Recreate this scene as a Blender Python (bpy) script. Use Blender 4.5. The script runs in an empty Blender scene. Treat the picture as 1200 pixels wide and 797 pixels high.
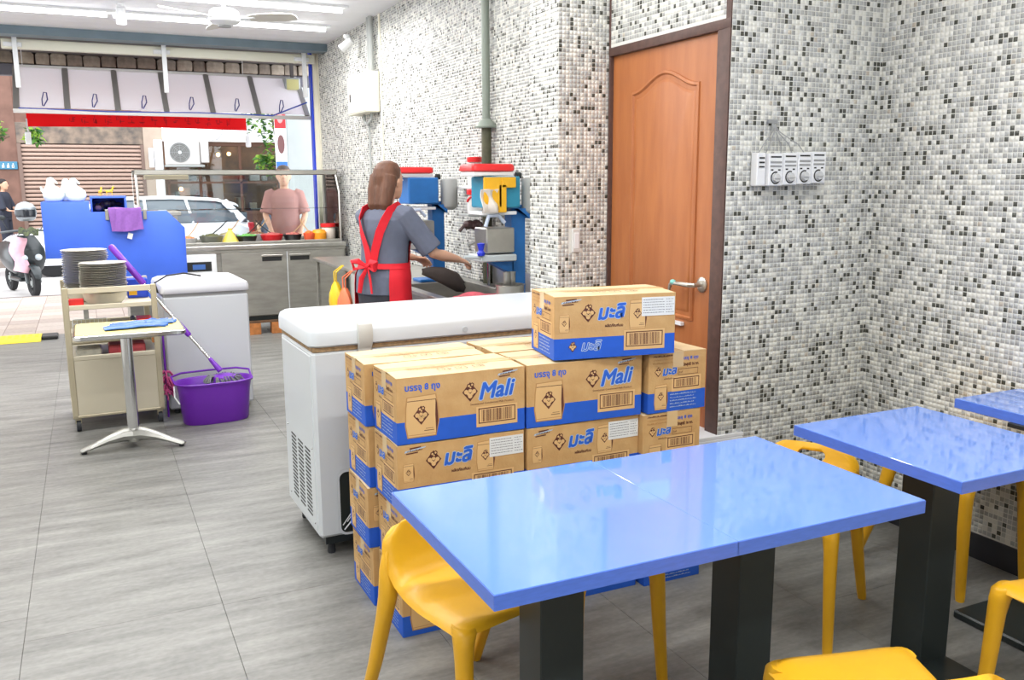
import bpy, bmesh, math, random
import numpy as np
from mathutils import Vector, Matrix
random.seed(7)
rnd = random.Random(11)
SC = bpy.context.scene
COL = SC.collection
# ------------------------------------------------------------------ camera
CAM_H, FPX = 1.55, 1039.265
YAW, PITCH, ROLL = math.radians(25.3237), math.radians(10.1555), math.radians(0.30885)
_f = Vector((math.sin(YAW)*math.cos(PITCH), math.cos(YAW)*math.cos(PITCH), -math.sin(PITCH)))
_r = Vector((math.cos(YAW), -math.sin(YAW), 0)); _d = _f.cross(_r)
_r2 = math.cos(ROLL)*_r + math.sin(ROLL)*_d; _d2 = -math.sin(ROLL)*_r + math.cos(ROLL)*_d
cd = bpy.data.cameras.new('camera'); cam = bpy.data.objects.new('camera', cd); COL.objects.link(cam)
cd.sensor_width = 36; cd.lens = 36*FPX/1200; cd.clip_end = 200; cd.clip_start = .05
cam.matrix_world = Matrix(((_r2.x, -_d2.x, -_f.x, 0), (_r2.y, -_d2.y, -_f.y, 0), (_r2.z, -_d2.z, -_f.z, CAM_H), (0, 0, 0, 1)))
SC.camera = cam
# ------------------------------------------------------------------ world, sun, exposure
w = bpy.data.worlds.new('world'); SC.world = w; w.use_nodes = True
nt = w.node_tree; bg = nt.nodes['Background']
bg.inputs[0].default_value = (.93, .96, 1, 1); bg.inputs[1].default_value = 3.9
SC.view_settings.view_transform = 'Standard'; SC.view_settings.look = 'None'
SC.view_settings.gamma = 1; SC.view_settings.use_curve_mapping = False
SC.view_settings.exposure = 0.1
SC.cycles.max_bounces = 8; SC.cycles.diffuse_bounces = 4; SC.cycles.glossy_bounces = 3
SC.cycles.transmission_bounces = 4; SC.cycles.transparent_max_bounces = 12
SC.cycles.caustics_reflective = False; SC.cycles.caustics_refractive = False
SC.cycles.sample_clamp_indirect = 4
TUBE_STRENGTH = 10.0

# ------------------------------------------------------------------ materials
def lin(c):
    return tuple(((v/255)/12.92 if v/255 <= .04045 else ((v/255+.055)/1.055)**2.4) for v in c) + (1,)
MATS = {}
def mat(name, col, rough=.5, metal=0, noise=0, nscale=20, bump=0, bscale=60, emit=0, spec=.5, stretch=None, col2=None, coat=0, alpha=None):
    if name in MATS: return MATS[name]
    m = bpy.data.materials.new(name); m.use_nodes = True; n = m.node_tree; b = n.nodes['Principled BSDF']
    b.inputs['Base Color'].default_value = lin(col); b.inputs['Roughness'].default_value = rough
    b.inputs['Metallic'].default_value = metal; b.inputs['Specular IOR Level'].default_value = spec
    b.inputs['Coat Weight'].default_value = coat
    if emit:
        b.inputs['Emission Color'].default_value = lin(col); b.inputs['Emission Strength'].default_value = emit
    if noise or bump:
        tc = n.nodes.new('ShaderNodeTexCoord'); mp = n.nodes.new('ShaderNodeMapping')
        n.links.new(tc.outputs['Object'], mp.inputs[0])
        if stretch: mp.inputs['Scale'].default_value = stretch
    if noise:
        t = n.nodes.new('ShaderNodeTexNoise'); t.inputs['Scale'].default_value = nscale; t.inputs['Detail'].default_value = 5
        r = n.nodes.new('ShaderNodeValToRGB')
        c = lin(col); c2 = lin(col2) if col2 else tuple(v*(1-noise) for v in c[:3])+(1,)
        r.color_ramp.elements[0].position = .35; r.color_ramp.elements[1].position = .65
        r.color_ramp.elements[0].color = c2; r.color_ramp.elements[1].color = c
        n.links.new(mp.outputs[0], t.inputs['Vector']); n.links.new(t.outputs['Fac'], r.inputs[0]); n.links.new(r.outputs[0], b.inputs['Base Color'])
    if bump:
        t2 = n.nodes.new('ShaderNodeTexNoise'); t2.inputs['Scale'].default_value = bscale; t2.inputs['Detail'].default_value = 4
        bp = n.nodes.new('ShaderNodeBump'); bp.inputs['Strength'].default_value = bump; bp.inputs['Distance'].default_value = .01
        n.links.new(mp.outputs[0], t2.inputs['Vector']); n.links.new(t2.outputs['Fac'], bp.inputs['Height']); n.links.new(bp.outputs[0], b.inputs['Normal'])
    MATS[name] = m
    return m
def glass_mat(name, tint=(248, 251, 251), refl=.01, rough=.02):
    m = bpy.data.materials.new(name); m.use_nodes = True; n = m.node_tree
    for x in list(n.nodes): n.nodes.remove(x)
    o = n.nodes.new('ShaderNodeOutputMaterial'); mx = n.nodes.new('ShaderNodeMixShader')
    t = n.nodes.new('ShaderNodeBsdfTransparent'); g = n.nodes.new('ShaderNodeBsdfGlossy')
    fr = n.nodes.new('ShaderNodeFresnel'); fr.inputs[0].default_value = 1.45
    ad = n.nodes.new('ShaderNodeMath'); ad.operation = 'ADD'; ad.inputs[1].default_value = refl
    t.inputs[0].default_value = lin(tint); g.inputs['Roughness'].default_value = rough
    n.links.new(fr.outputs[0], ad.inputs[0]); n.links.new(ad.outputs[0], mx.inputs[0])
    n.links.new(t.outputs[0], mx.inputs[1]); n.links.new(g.outputs[0], mx.inputs[2]); n.links.new(mx.outputs[0], o.inputs[0])
    MATS[name] = m
    return m
def translucent_mat(name, col, tr=.5, rough=.4):
    m = mat(name, col, rough); n = m.node_tree; b = n.nodes['Principled BSDF']; o = n.nodes['Material Output']
    t = n.nodes.new('ShaderNodeBsdfTranslucent'); t.inputs[0].default_value = lin(col)
    mx = n.nodes.new('ShaderNodeMixShader'); mx.inputs[0].default_value = tr
    n.links.new(b.outputs[0], mx.inputs[1]); n.links.new(t.outputs[0], mx.inputs[2]); n.links.new(mx.outputs[0], o.inputs[0])
    return m

# ------------------------------------------------------------------ mesh builder
class MB:
    """collects shapes; build() links them as ONE mesh object"""
    def __init__(s): s.v = []; s.f = []; s.m = []; s.T = None
    def add(s, vs, fs, m=0):
        o = len(s.v)
        if s.T is not None: vs = [s.T @ Vector(p) for p in vs]
        s.v += [tuple(p) for p in vs]; s.f += [tuple(i+o for i in f) for f in fs]; s.m += [m]*len(fs)
        return s
    def box(s, x0, x1, y0, y1, z0, z1, m=0, b=0):
        if b:
            b = min(b, abs(x1-x0)*.49, abs(y1-y0)*.49, abs(z1-z0)*.49)
            vs = []; idx = {}
            X, Y, Z = (x0, x1), (y0, y1), (z0, z1); sg = (1, -1)
            for i in (0, 1):
                for j in (0, 1):
                    for k in (0, 1):
                        for a in range(3):
                            p = [X[i]+sg[i]*b, Y[j]+sg[j]*b, Z[k]+sg[k]*b]; p[a] = (X[i], Y[j], Z[k])[a]
                            idx[i, j, k, a] = len(vs); vs.append(p)
            fs = []
            def q(*c): fs.append(tuple(idx[t] for t in c))
            for i in (0, 1):
                c = [(i, 0, 0, 0), (i, 1, 0, 0), (i, 1, 1, 0), (i, 0, 1, 0)]; q(*(c if i else c[::-1]))
                c = [(0, i, 0, 1), (1, i, 0, 1), (1, i, 1, 1), (0, i, 1, 1)]; q(*(c[::-1] if i else c))
                c = [(0, 0, i, 2), (1, 0, i, 2), (1, 1, i, 2), (0, 1, i, 2)]; q(*(c if i else c[::-1]))
            for i in (0, 1):
                for j in (0, 1):
                    e = (i+j) % 2
                    c = [(i, j, 0, 0), (i, j, 0, 1), (i, j, 1, 1), (i, j, 1, 0)]; q(*(c if e else c[::-1]))
                    c = [(i, 0, j, 0), (i, 0, j, 2), (i, 1, j, 2), (i, 1, j, 0)]; q(*(c if e else c[::-1]))
                    c = [(0, i, j, 1), (0, i, j, 2), (1, i, j, 2), (1, i, j, 1)]; q(*(c[::-1] if e else c))
                    for k in (0, 1):
                        c = [(i, j, k, 0), (i, j, k, 1), (i, j, k, 2)]; q(*(c if (i+j+k) % 2 else c[::-1]))
            return s.add(vs, fs, m)
        vs = [(x0,y0,z0),(x1,y0,z0),(x1,y1,z0),(x0,y1,z0),(x0,y0,z1),(x1,y0,z1),(x1,y1,z1),(x0,y1,z1)]
        return s.add(vs, [(0,3,2,1),(4,5,6,7),(0,1,5,4),(1,2,6,5),(2,3,7,6),(3,0,4,7)], m)
    def prism(s, pts, h0, h1, axis='z', m=0):
        """polygon pts (a,b) extruded between h0 and h1 along axis"""
        n = len(pts)
        g = {'z': lambda a, b, h: (a, b, h), 'y': lambda a, b, h: (a, h, b), 'x': lambda a, b, h: (h, a, b)}[axis]
        vs = [g(a, b, h0) for a, b in pts]+[g(a, b, h1) for a, b in pts]
        return s.add(vs, [tuple(range(n))[::-1], tuple(range(n, 2*n))]+[(i, (i+1) % n, n+(i+1) % n, n+i) for i in range(n)], m)
    def rings(s, rs, m=0, cap0=True, cap1=True, closed=False):
        n = len(rs[0]); vs = [p for r in rs for p in r]; fs = []
        k = len(rs)
        for a in range(k if closed else k-1):
            b = (a+1) % k
            for i in range(n): fs.append((a*n+i, a*n+(i+1) % n, b*n+(i+1) % n, b*n+i))
        if cap0 and not closed: fs.append(tuple(range(n))[::-1])
        if cap1 and not closed: fs.append(tuple(range((k-1)*n, k*n)))
        return s.add(vs, fs, m)
    def lathe(s, prof, c=(0, 0, 0), n=20, m=0, sx=1, sy=1, cap0=True, cap1=True):
        return s.rings([[(c[0]+r*sx*math.cos(2*math.pi*i/n), c[1]+r*sy*math.sin(2*math.pi*i/n), c[2]+z) for i in range(n)] for r, z in prof], m, cap0, cap1)
    def tube(s, path, r, n=8, m=0, closed=False, flat=1, up=None):
        path = [Vector(p) for p in path]; K = len(path)
        rr = r if isinstance(r, (list, tuple)) else [r]*K
        rs = []; u = None
        for i, p in enumerate(path):
            if closed: t = path[(i+1) % K]-path[i-1]
            else: t = path[min(i+1, K-1)]-path[max(i-1, 0)]
            if t.length < 1e-9: t = Vector((0, 0, 1))
            t.normalize()
            if u is None:
                a = Vector(up) if up else (Vector((0, 0, 1)) if abs(t.z) < .9 else Vector((0, 1, 0)))
                u = (a-a.dot(t)*t).normalized()
            else: u = (u-u.dot(t)*t).normalized()
            v = t.cross(u)
            q = rr[i]; q2 = (q if not isinstance(q, tuple) else q[0], q*flat if not isinstance(q, tuple) else q[1])
            rs.append([tuple(p+u*(q2[0]*math.cos(2*math.pi*j/n))+v*(q2[1]*math.sin(2*math.pi*j/n))) for j in range(n)])
        return s.rings(rs, m, True, True, closed)
    def ball(s, c, r, n=14, m=0):
        if not isinstance(r, (tuple, list)): r = (r, r, r)
        k = max(5, n//2)
        return s.rings([[(c[0]+r[0]*math.sin(math.pi*max(a, .04)/k if a < k else math.pi*(1-.04/k))*math.cos(2*math.pi*i/n), c[1]+r[1]*math.sin(math.pi*max(a, .04)/k if a < k else math.pi*(1-.04/k))*math.sin(2*math.pi*i/n), c[2]-r[2]*math.cos(math.pi*a/k)) for i in range(n)] for a in range(k+1)], m)
    def grid(s, fn, nu, nv, m=0, th=0):
        """surface fn(u,v); th gives it thickness along -normal"""
        P = [[Vector(fn(i/nu, j/nv)) for j in range(nv+1)] for i in range(nu+1)]
        vs = [tuple(P[i][j]) for i in range(nu+1) for j in range(nv+1)]; W = nv+1
        fs = [(i*W+j, (i+1)*W+j, (i+1)*W+j+1, i*W+j+1) for i in range(nu) for j in range(nv)]
        if th:
            N = len(vs)
            for i in range(nu+1):
                for j in range(nv+1):
                    du = P[min(i+1, nu)][j]-P[max(i-1, 0)][j]; dv = P[i][min(j+1, nv)]-P[i][max(j-1, 0)]
                    nn = du.cross(dv)
                    nn = nn.normalized() if nn.length > 1e-12 else Vector((0, 0, 1))
                    vs.append(tuple(P[i][j]-nn*th))
            fs += [tuple(i+N for i in f[::-1]) for f in list(fs)]
            bd = [(0, j) for j in range(nv)]+[(i, nv) for i in range(nu)]+[(nu, j) for j in range(nv, 0, -1)]+[(i, 0) for i in range(nu, 0, -1)]
            ids = [i*W+j for i, j in bd]
            for a, b in zip(ids, ids[1:]+ids[:1]): fs.append((a, a+N, b+N, b)[::-1])
        return s.add(vs, fs, m)
    def merge(s, other, T=None, m=None):
        """adds another builder's shapes, moved by T"""
        vs = [T @ Vector(p) for p in other.v] if T is not None else other.v
        o = len(s.v)
        if s.T is not None: vs = [s.T @ Vector(p) for p in vs]
        s.v += [tuple(p) for p in vs]; s.f += [tuple(i+o for i in f) for f in other.f]; s.m += [x if m is None else m for x in other.m]
        return s
    def mesh(s, name, mats, smooth=True, bevel=0, seg=2, angle=35):
        me = bpy.data.meshes.new(name); me.from_pydata(s.v, [], s.f)
        for m in (mats if isinstance(mats, (list, tuple)) else [mats]): me.materials.append(m)
        me.polygons.foreach_set('material_index', s.m)
        bm = bmesh.new(); bm.from_mesh(me)
        if bevel:
            bmesh.ops.remove_doubles(bm, verts=bm.verts, dist=1e-6)
            bmesh.ops.recalc_face_normals(bm, faces=bm.faces)
            ed = [e for e in bm.edges if len(e.link_faces) == 2 and e.calc_face_angle(0) > .6]
            bmesh.ops.bevel(bm, geom=ed, offset=bevel, segments=seg, profile=.5, affect='EDGES', clamp_overlap=True)
        if smooth:
            a = math.radians(angle)
            for f in bm.faces: f.smooth = True
            for e in bm.edges:
                if len(e.link_faces) != 2 or e.calc_face_angle(0) > a: e.smooth = False
        bm.to_mesh(me); bm.free()
        return me
    def build(s, name, mats, parent=None, loc=None, **k):
        me = s.mesh(name, mats, **k)
        return link(name, me, parent, loc)
def link(name, me, parent=None, loc=None, rotz=0):
    o = bpy.data.objects.new(name, me); COL.objects.link(o)
    if parent is not None: o.parent = parent
    if loc: o.location = loc
    if rotz: o.rotation_euler = (0, 0, rotz)
    return o
def tag(o, label=None, cat=None, group=None, kind=None):
    if label: o['label'] = label
    if cat: o['category'] = cat
    if group: o['group'] = group
    if kind: o['kind'] = kind
    return o
def thing(name, label, cat, loc=(0, 0, 0), rotz=0, group=None):
    o = bpy.data.objects.new(name, None); COL.objects.link(o); o.empty_display_size = .1
    o.location = loc; o.rotation_euler = (0, 0, rotz)
    return tag(o, label, cat, group)
def struct(o): o['kind'] = 'structure'; return o
def copy_thing(root, loc=None, rotz=None, label=None, scale=None):
    def rec(o, par):
        c = o.copy(); COL.objects.link(c); c.parent = par
        for ch in list(o.children): rec(ch, c)
        return c
    r = rec(root, None)
    if loc is not None: r.location = loc
    if rotz is not None: r.rotation_euler = (0, 0, rotz)
    if label: r['label'] = label
    if scale: r.scale = scale
    return r
def rrect(w, h, r, n=4):
    """rounded rectangle outline centred on 0"""
    out = []
    for cx, cy, a0 in ((w/2-r, h/2-r, 0), (-w/2+r, h/2-r, 90), (-w/2+r, -h/2+r, 180), (w/2-r, -h/2+r, 270)):
        for i in range(n+1):
            a = math.radians(a0+90*i/n); out.append((cx+r*math.cos(a), cy+r*math.sin(a)))
    return out
def TR(loc=(0, 0, 0), rx=0, ry=0, rz=0, s=(1, 1, 1)):
    return Matrix.Translation(loc) @ Matrix.Rotation(rz, 4, 'Z') @ Matrix.Rotation(ry, 4, 'Y') @ Matrix.Rotation(rx, 4, 'X') @ Matrix.Diagonal((*s, 1))
_tc = {}
def text_mb(txt, size=1, bold=0, shear=0, space=1):
    """lettering as flat polygons in the XY plane, from the bundled fonts; returns (builder, width)"""
    key = (txt, bold, shear, space)
    if key not in _tc:
        cu = bpy.data.curves.new('t', 'FONT'); cu.body = txt; cu.offset = bold; cu.shear = shear; cu.resolution_u = 2; cu.space_character = space
        ob = bpy.data.objects.new('t', cu); COL.objects.link(ob)
        bpy.context.view_layer.update()
        dg = bpy.context.evaluated_depsgraph_get()
        me = bpy.data.meshes.new_from_object(ob.evaluated_get(dg))
        _tc[key] = ([tuple(v.co) for v in me.vertices], [tuple(p.vertices) for p in me.polygons])
        bpy.data.objects.remove(ob); bpy.data.curves.remove(cu); bpy.data.meshes.remove(me)
    vs, fs = _tc[key]
    b = MB(); b.add([(x*size, y*size, z*size) for x, y, z in vs], fs)
    wd = max([v[0] for v in b.v] or [0])
    return b, wd
def remesh(mb, voxel, name, mats, smooth_it=3, parent=None, loc=None):
    """fuses the shapes of a builder into one continuous skin"""
    me = bpy.data.meshes.new('r'); me.from_pydata(mb.v, [], mb.f)
    ob = bpy.data.objects.new('r', me); COL.objects.link(ob)
    md = ob.modifiers.new('r', 'REMESH'); md.mode = 'VOXEL'; md.voxel_size = voxel
    sm = ob.modifiers.new('s', 'SMOOTH'); sm.iterations = smooth_it; sm.factor = .6
    bpy.context.view_layer.update()
    dg = bpy.context.evaluated_depsgraph_get()
    out = bpy.data.meshes.new_from_object(ob.evaluated_get(dg)); out.name = name
    bpy.data.objects.remove(ob); bpy.data.meshes.remove(me)
    out.materials.clear()
    for m in (mats if isinstance(mats, (list, tuple)) else [mats]): out.materials.append(m)
    out.polygons.foreach_set('use_smooth', [True]*len(out.polygons))
    out.polygons.foreach_set('material_index', [0]*len(out.polygons))
    return link(name, out, parent, loc)

# shared materials
M_white = mat('white_paint', (232, 234, 236), .45)
M_black = mat('black_plastic', (32, 33, 33), .5)
M_dark = mat('dark_metal', (34, 42, 42), .38, spec=.5)
M_steel = mat('stainless_steel', (196, 194, 188), .3, .85, noise=.18, nscale=9, bump=.05, bscale=30)
M_steel2 = mat('dull_stainless_steel', (172, 170, 162), .42, .7, noise=.2, nscale=5, stretch=(1, 1, 4))
M_chrome = mat('chrome', (215, 215, 215), .15, 1)
M_grey = mat('grey_plastic', (150, 152, 152), .5)
M_rubber = mat('dark_rubber', (45, 48, 52), .7)
M_glass = glass_mat('clear_glass')
M_blue_board = mat('blue_board', (66, 108, 222), .45, noise=.08, nscale=4)
M_blue_post = mat('blue_post_paint', (38, 74, 215), .4)
M_yellow = mat('yellow_plastic', (236, 178, 34), .35, noise=.06, nscale=12, bump=.03, bscale=200)
M_purple = mat('purple_plastic', (112, 38, 176), .35)
M_red = mat('red_plastic', (222, 38, 40), .4)
M_ink_blue = mat('printed_blue_ink', (38, 98, 205), .6)
M_ink_brown = mat('printed_brown_ink', (92, 48, 38), .6)
M_card = mat('brown_cardboard', (204, 166, 112), .75, noise=.12, nscale=14, bump=.12, bscale=120, col2=(194, 154, 100))
M_cardtop = mat('cardboard_top', (226, 200, 156), .75, noise=.1, nscale=18, bump=.1, bscale=90)
M_paper = mat('white_paper', (226, 230, 230), .6)
M_cream = mat('cream_paint', (236, 232, 214), .5)
# ================================================================== LARGE STRUCTURE
CEIL = 3.03
XR, XD, XP, XL = 3.22, 2.386, 2.10, 2.50      # right wall, door wall, pillar side, long wall
YC, YP, YP2, YEND, YCE = 2.97, 3.90, 4.20, 10.42, 9.93
M_grout = mat('white_grout', (222, 222, 215), .75)
M_plaster = mat('white_plaster', (226, 226, 222), .8)
# mosaic tile colours, one glazed material per colour
TILE_COLS = [(222, 222, 214), (216, 217, 212), (182, 184, 182), (174, 176, 174), (164, 165, 161), (70, 71, 64), (86, 87, 80), (190, 182, 168)]
M_tiles = [mat('glazed_tile_%s' % n, c, .22, spec=.5) for n, c in zip(
    ('white', 'offwhite', 'palegrey', 'lightgrey', 'midgrey', 'charcoal', 'darkgrey', 'beige'), TILE_COLS)]
PITCH = .0205
def tile_field(u0, u1, v0, v1, holes=()):
    """which tiles lie in the rectangle and their colours"""
    nu, nv = int((u1-u0)/PITCH+.5), int((v1-v0)/PITCH+.5)
    r = np.random.RandomState(int((u1*7+v1*13)*10) % 9999)
    q = r.rand(nu, nv)
    c = np.select([q < .12, q < .27, q < .58, q < .84], [1, 0, 2, 3], 4)
    c[r.rand(nu, nv) < .015] = 7
    for _ in range(int(nu*nv*.055)):           # white strips, one tile by three
        i, j = r.randint(nu), r.randint(nv)
        if r.rand() < .5: c[i:i+3, j] = 0
        else: c[i, j:j+3] = 0
    dk = r.rand(nu, nv) < .10
    c[dk] = np.where(r.rand(dk.sum()) < .6, 5, 6)
    for _ in range(int(nu*nv*.006)):
        i, j = r.randint(nu-1), r.randint(nv-1); c[i, j:j+2] = 5
    keep = np.ones((nu, nv), bool)
    U = u0+(np.arange(nu)+.5)*PITCH; V = v0+(np.arange(nv)+.5)*PITCH
    for a, b, d, e in holes:
        keep &= ~(((U > a-.008) & (U < b+.008))[:, None] & ((V > d-.008) & (V < e+.008))[None, :])
    return U, V, c, keep
def tile_wall(parent, org, ud, nd, u0, u1, v0, v1, holes=(), single=None):
    """tiles proud of a wall: u along ud, v up, nd outwards; raised quads with chamfered edges"""
    U, V, c, keep = tile_field(u0, u1, v0, v1, holes)
    org, ud, nd = np.array(org, float), np.array(ud, float), np.array(nd, float); up = np.array((0, 0, 1.))
    sing = np.zeros_like(keep)
    if single:
        a, b, d, e = single
        sing = keep & ((U > a) & (U < b))[:, None] & ((V > d) & (V < e))[None, :]
    ii, jj = np.nonzero(keep & ~sing)
    n = len(ii)
    h, h2, t = PITCH*.5-.0015, PITCH*.5-.0021, .0010
    off = []
    for s, z in ((h, 0), (h2, t)):
        for a, b in ((-1, -1), (1, -1), (1, 1), (-1, 1)): off.append(ud*a*s+up*b*s+nd*z)
    off = np.array(off)
    ctr = org+U[ii][:, None]*ud+V[jj][:, None]*up
    vs = (ctr[:, None, :]+off[None]).reshape(-1, 3)
    fq = np.array([(4, 5, 6, 7), (0, 1, 5, 4), (1, 2, 6, 5), (2, 3, 7, 6), (3, 0, 4, 7)])
    if np.dot(np.cross(ud, up), nd) < 0: fq = fq[:, ::-1]
    fs = (np.arange(n)[:, None, None]*8+fq[None]).reshape(-1)
    me = bpy.data.meshes.new('mosaic_tiles')
    me.vertices.add(n*8); me.vertices.foreach_set('co', vs.ravel())
    me.loops.add(n*20); me.loops.foreach_set('vertex_index', fs)
    me.polygons.add(n*5); me.polygons.foreach_set('loop_start', np.arange(n*5)*4)
    me.polygons.foreach_set('material_index', np.repeat(c[ii, jj], 5))
    for m in M_tiles: me.materials.append(m)
    me.update(calc_edges=True); me.validate()
    o = link('mosaic_tiles', me, parent); o['kind'] = 'stuff'
    if single:
        pm = {}
        rot = Matrix((tuple(ud), tuple(nd), (0, 0, 1))).transposed().to_4x4()
        for i, j in zip(*np.nonzero(sing)):
            k = int(c[i, j])
            if k not in pm:
                b = MB(); b.add([tuple(p) for p in off], [tuple(q) for q in fq]); pm[k] = b.mesh('tile', M_tiles[k], smooth=False)
            link('tile', pm[k], parent, tuple(org+U[i]*ud+V[j]*up))
def wall_box(name, x0, x1, y0, y1, z0=0, z1=CEIL, m=None):
    return struct(MB().box(x0, x1, y0, y1, z0, z1).build(name, m or M_grout, smooth=False))
wr = wall_box('wall_right', XR, XR+.12, -1.6, YC)
tile_wall(wr, (XR, 0, 0), (0, 1, 0), (-1, 0, 0), .55, YC, .11, CEIL, single=(1.93, 2.30, .11, .40))
wc = wall_box('wall_corner', XD, XR+.12, YC, YC+.06)
tile_wall(wc, (0, YC, 0), (1, 0, 0), (0, -1, 0), XD, XR, .11, CEIL)
# the wall with the door: solid around the opening
wd = struct(MB().box(XD, XD+.06, YC+.06, YC+.07, 0, CEIL).box(XD, XD+.06, YC+.07, YP, 2.165, CEIL).box(XD, XD+.06, YP-.005, YP, 0, 2.165).build('wall_door_side', M_grout, smooth=False))
tile_wall(wd, (XD, 0, 0), (0, 1, 0), (-1, 0, 0), YC+.036, YP, 2.205, CEIL)
wp = wall_box('wall_pillar', XP, XD+.10, YP, YP2)
tile_wall(wp, (0, YP, 0), (1, 0, 0), (0, -1, 0), XP, XD, .6, CEIL, holes=((2.176, 2.222, 1.195, 1.315),))
tile_wall(wp, (XP, 0, 0), (0, 1, 0), (-1, 0, 0), YP, YP2, .6, CEIL)
wl = wall_box('wall_long', XL, XL+.12, YP2-.1, YEND)
tile_wall(wl, (XL, 0, 0), (0, 1, 0), (-1, 0, 0), YP2, YEND-.03, .62, CEIL)
wall_box('wall_left', -2.72, -2.6, -1.6, 9.9, m=M_plaster)
wall_box('wall_back', -2.72, XR+.12, -1.72, -1.6, m=M_plaster)
bb = MB().box(XR-.012, XR, .2, YC, 0, .105).box(XD+.02, XR-.012, YC-.012, YC, 0, .105)
struct(bb.build('baseboard_right', mat('dark_baseboard', (36, 38, 44), .4), bevel=.002))
# cream corner trims on the long wall
struct(MB().box(XL-.012, XL, 8.0, 8.03, .9, CEIL).build('trim_1', M_cream))
struct(MB().box(XL-.05, XL+.12, YEND, YEND+.06, 0, CEIL).box(XL-.012, XL, YEND-.05, YEND, 0, CEIL).build('trim_2', M_cream, bevel=.003))
# ---------------------------------------------------------------- floor of large vinyl tiles
M_floor = mat('grey_stone_vinyl', (141, 141, 139), .42, spec=.35)
def stone_floor(m):
    n = m.node_tree; b = n.nodes['Principled BSDF']
    tc = n.nodes.new('ShaderNodeNewGeometry'); mp = n.nodes.new('ShaderNodeMapping'); mp.inputs['Scale'].default_value = (1.2, 7, 1)
    a = n.nodes.new('ShaderNodeTexNoise'); a.inputs['Scale'].default_value = 1.6; a.inputs['Detail'].default_value = 8; a.inputs['Roughness'].default_value = .68
    mp2 = n.nodes.new('ShaderNodeMapping'); mp2.inputs['Scale'].default_value = (1, 1.6, 1)
    c = n.nodes.new('ShaderNodeTexNoise'); c.inputs['Scale'].default_value = 38; c.inputs['Detail'].default_value = 6
    mx = n.nodes.new('ShaderNodeMath'); mx.operation = 'MULTIPLY_ADD'; mx.inputs[1].default_value = .3
    r = n.nodes.new('ShaderNodeValToRGB'); e = r.color_ramp.elements
    e[0].position = .42; e[1].position = .86; e[0].color = lin((98, 98, 95)); e[1].color = lin((148, 148, 143))
    e2 = e.new(.64); e2.color = lin((125, 125, 121))
    n.links.new(tc.outputs['Position'], mp.inputs[0]); n.links.new(tc.outputs['Position'], mp2.inputs[0])
    n.links.new(mp.outputs[0], a.inputs[0]); n.links.new(mp2.outputs[0], c.inputs[0])
    n.links.new(c.outputs['Fac'], mx.inputs[0]); n.links.new(a.outputs['Fac'], mx.inputs[2])
    n.links.new(mx.outputs[0], r.inputs[0]); n.links.new(r.outputs[0], b.inputs['Base Color'])
    bp = n.nodes.new('ShaderNodeBump'); bp.inputs['Strength'].default_value = .08; bp.inputs['Distance'].default_value = .004
    n.links.new(c.outputs['Fac'], bp.inputs['Height']); n.links.new(bp.outputs[0], b.inputs['Normal'])
stone_floor(M_floor)
fl = struct(MB().box(-2.72, XR+.12, -1.72, 10.3, -.12, -.003).build('floor', mat('floor_joint', (84, 84, 82), .8), smooth=False))
FW, FL = .655, 1.31
fcache = {}
for i in range(-4, 6):
    x0 = -.315+FW*i; offy = {-1: 3.46, 0: 4.577, 1: 3.25, 2: 4.25, 3: 3.03, 4: 3.60, 5: 2.46}.get(i, 3.9)
    y = offy-FL*5
    while y < 10.3:
        a, b = max(x0, -2.6), min(x0+FW, XR); c, d = max(y, -1.6), min(y+FL, 10.3)
        if b-a > .02 and d-c > .02:
            key = (round(b-a, 3), round(d-c, 3))
            if key not in fcache: fcache[key] = MB().box(.0007, b-a-.0007, .0007, d-c-.0007, -.004, 0, b=.0006).mesh('floor_tile', M_floor)
            link('floor_tile', fcache[key], fl, (a, c, 0))
        y += FL
# ---------------------------------------------------------------- ceiling: long white slats with lamp strips
M_ceil = mat('white_ceiling_panel', (240, 241, 246), .55)
ce = struct(MB().box(-2.72, XR+.12, -1.72, YCE, CEIL+.012, CEIL+.06).build('ceiling', mat('ceiling_joint', (170, 170, 176), .8), smooth=False))
y = -1.7; k = 0
cp = MB().box(-2.6, XR, .003, .247, -.002, .012, b=.002).mesh('ceiling_panel', M_ceil)
while y < YCE-.02:
    link('ceiling_panel', cp, ce, (0, y, CEIL)); y += .25
M_lamp = mat('glowing_tube', (255, 255, 255), .5, emit=TUBE_STRENGTH)
def lamp_strip(y, x0, x1, n):
    t = thing('ceiling_lamp', 'long white tube lamp strip on the white ceiling, %s' % n, 'lamp', ((x0+x1)/2, y, CEIL-.002), group='tube lamps on the ceiling')
    L = (x1-x0)/2
    MB().box(-L, L, -.05, .05, -.022, 0, b=.003).build('housing', M_white, t)
    b = MB(); seg = 2
    for s in range(seg):
        a0 = -L+.03+s*(2*L-.03)/seg; a1 = a0+(2*L-.03)/seg-.05
        b.tube([(a0, 0, -.042), (a1, 0, -.042)], .016, 10)
    b.build('tube', M_lamp, t)
    ld = bpy.data.lights.new('lamp_light', 'AREA'); ld.shape = 'RECTANGLE'; ld.size = 2*L; ld.size_y = .12; ld.energy = 14.5*2*L
    ld.color = (1, .985, .97)
    lo = bpy.data.objects.new('lamp_light', ld); COL.objects.link(lo); lo.parent = t; lo.location = (0, 0, -.075)
for y, x0, x1, n in ((8.80, -1.6, 2.25, 'nearest the street'), (7.80, -1.6, 2.15, 'just behind the ceiling fan'), (7.05, -1.6, 2.15, 'in front of the ceiling fan'),
                     (5.4, -1.6, 1.9, 'added unseen above the small freezer'), (3.6, -1.6, 1.9, 'added unseen above the chest freezer'), (1.7, -1.4, 2.6, 'added unseen above the blue tables'), (-.2, -1.4, 2.6, 'added unseen behind the blue tables')):  # strips on this line are unseen, added to light the nearer room
    lamp_strip(y, x0, x1, n)

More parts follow.
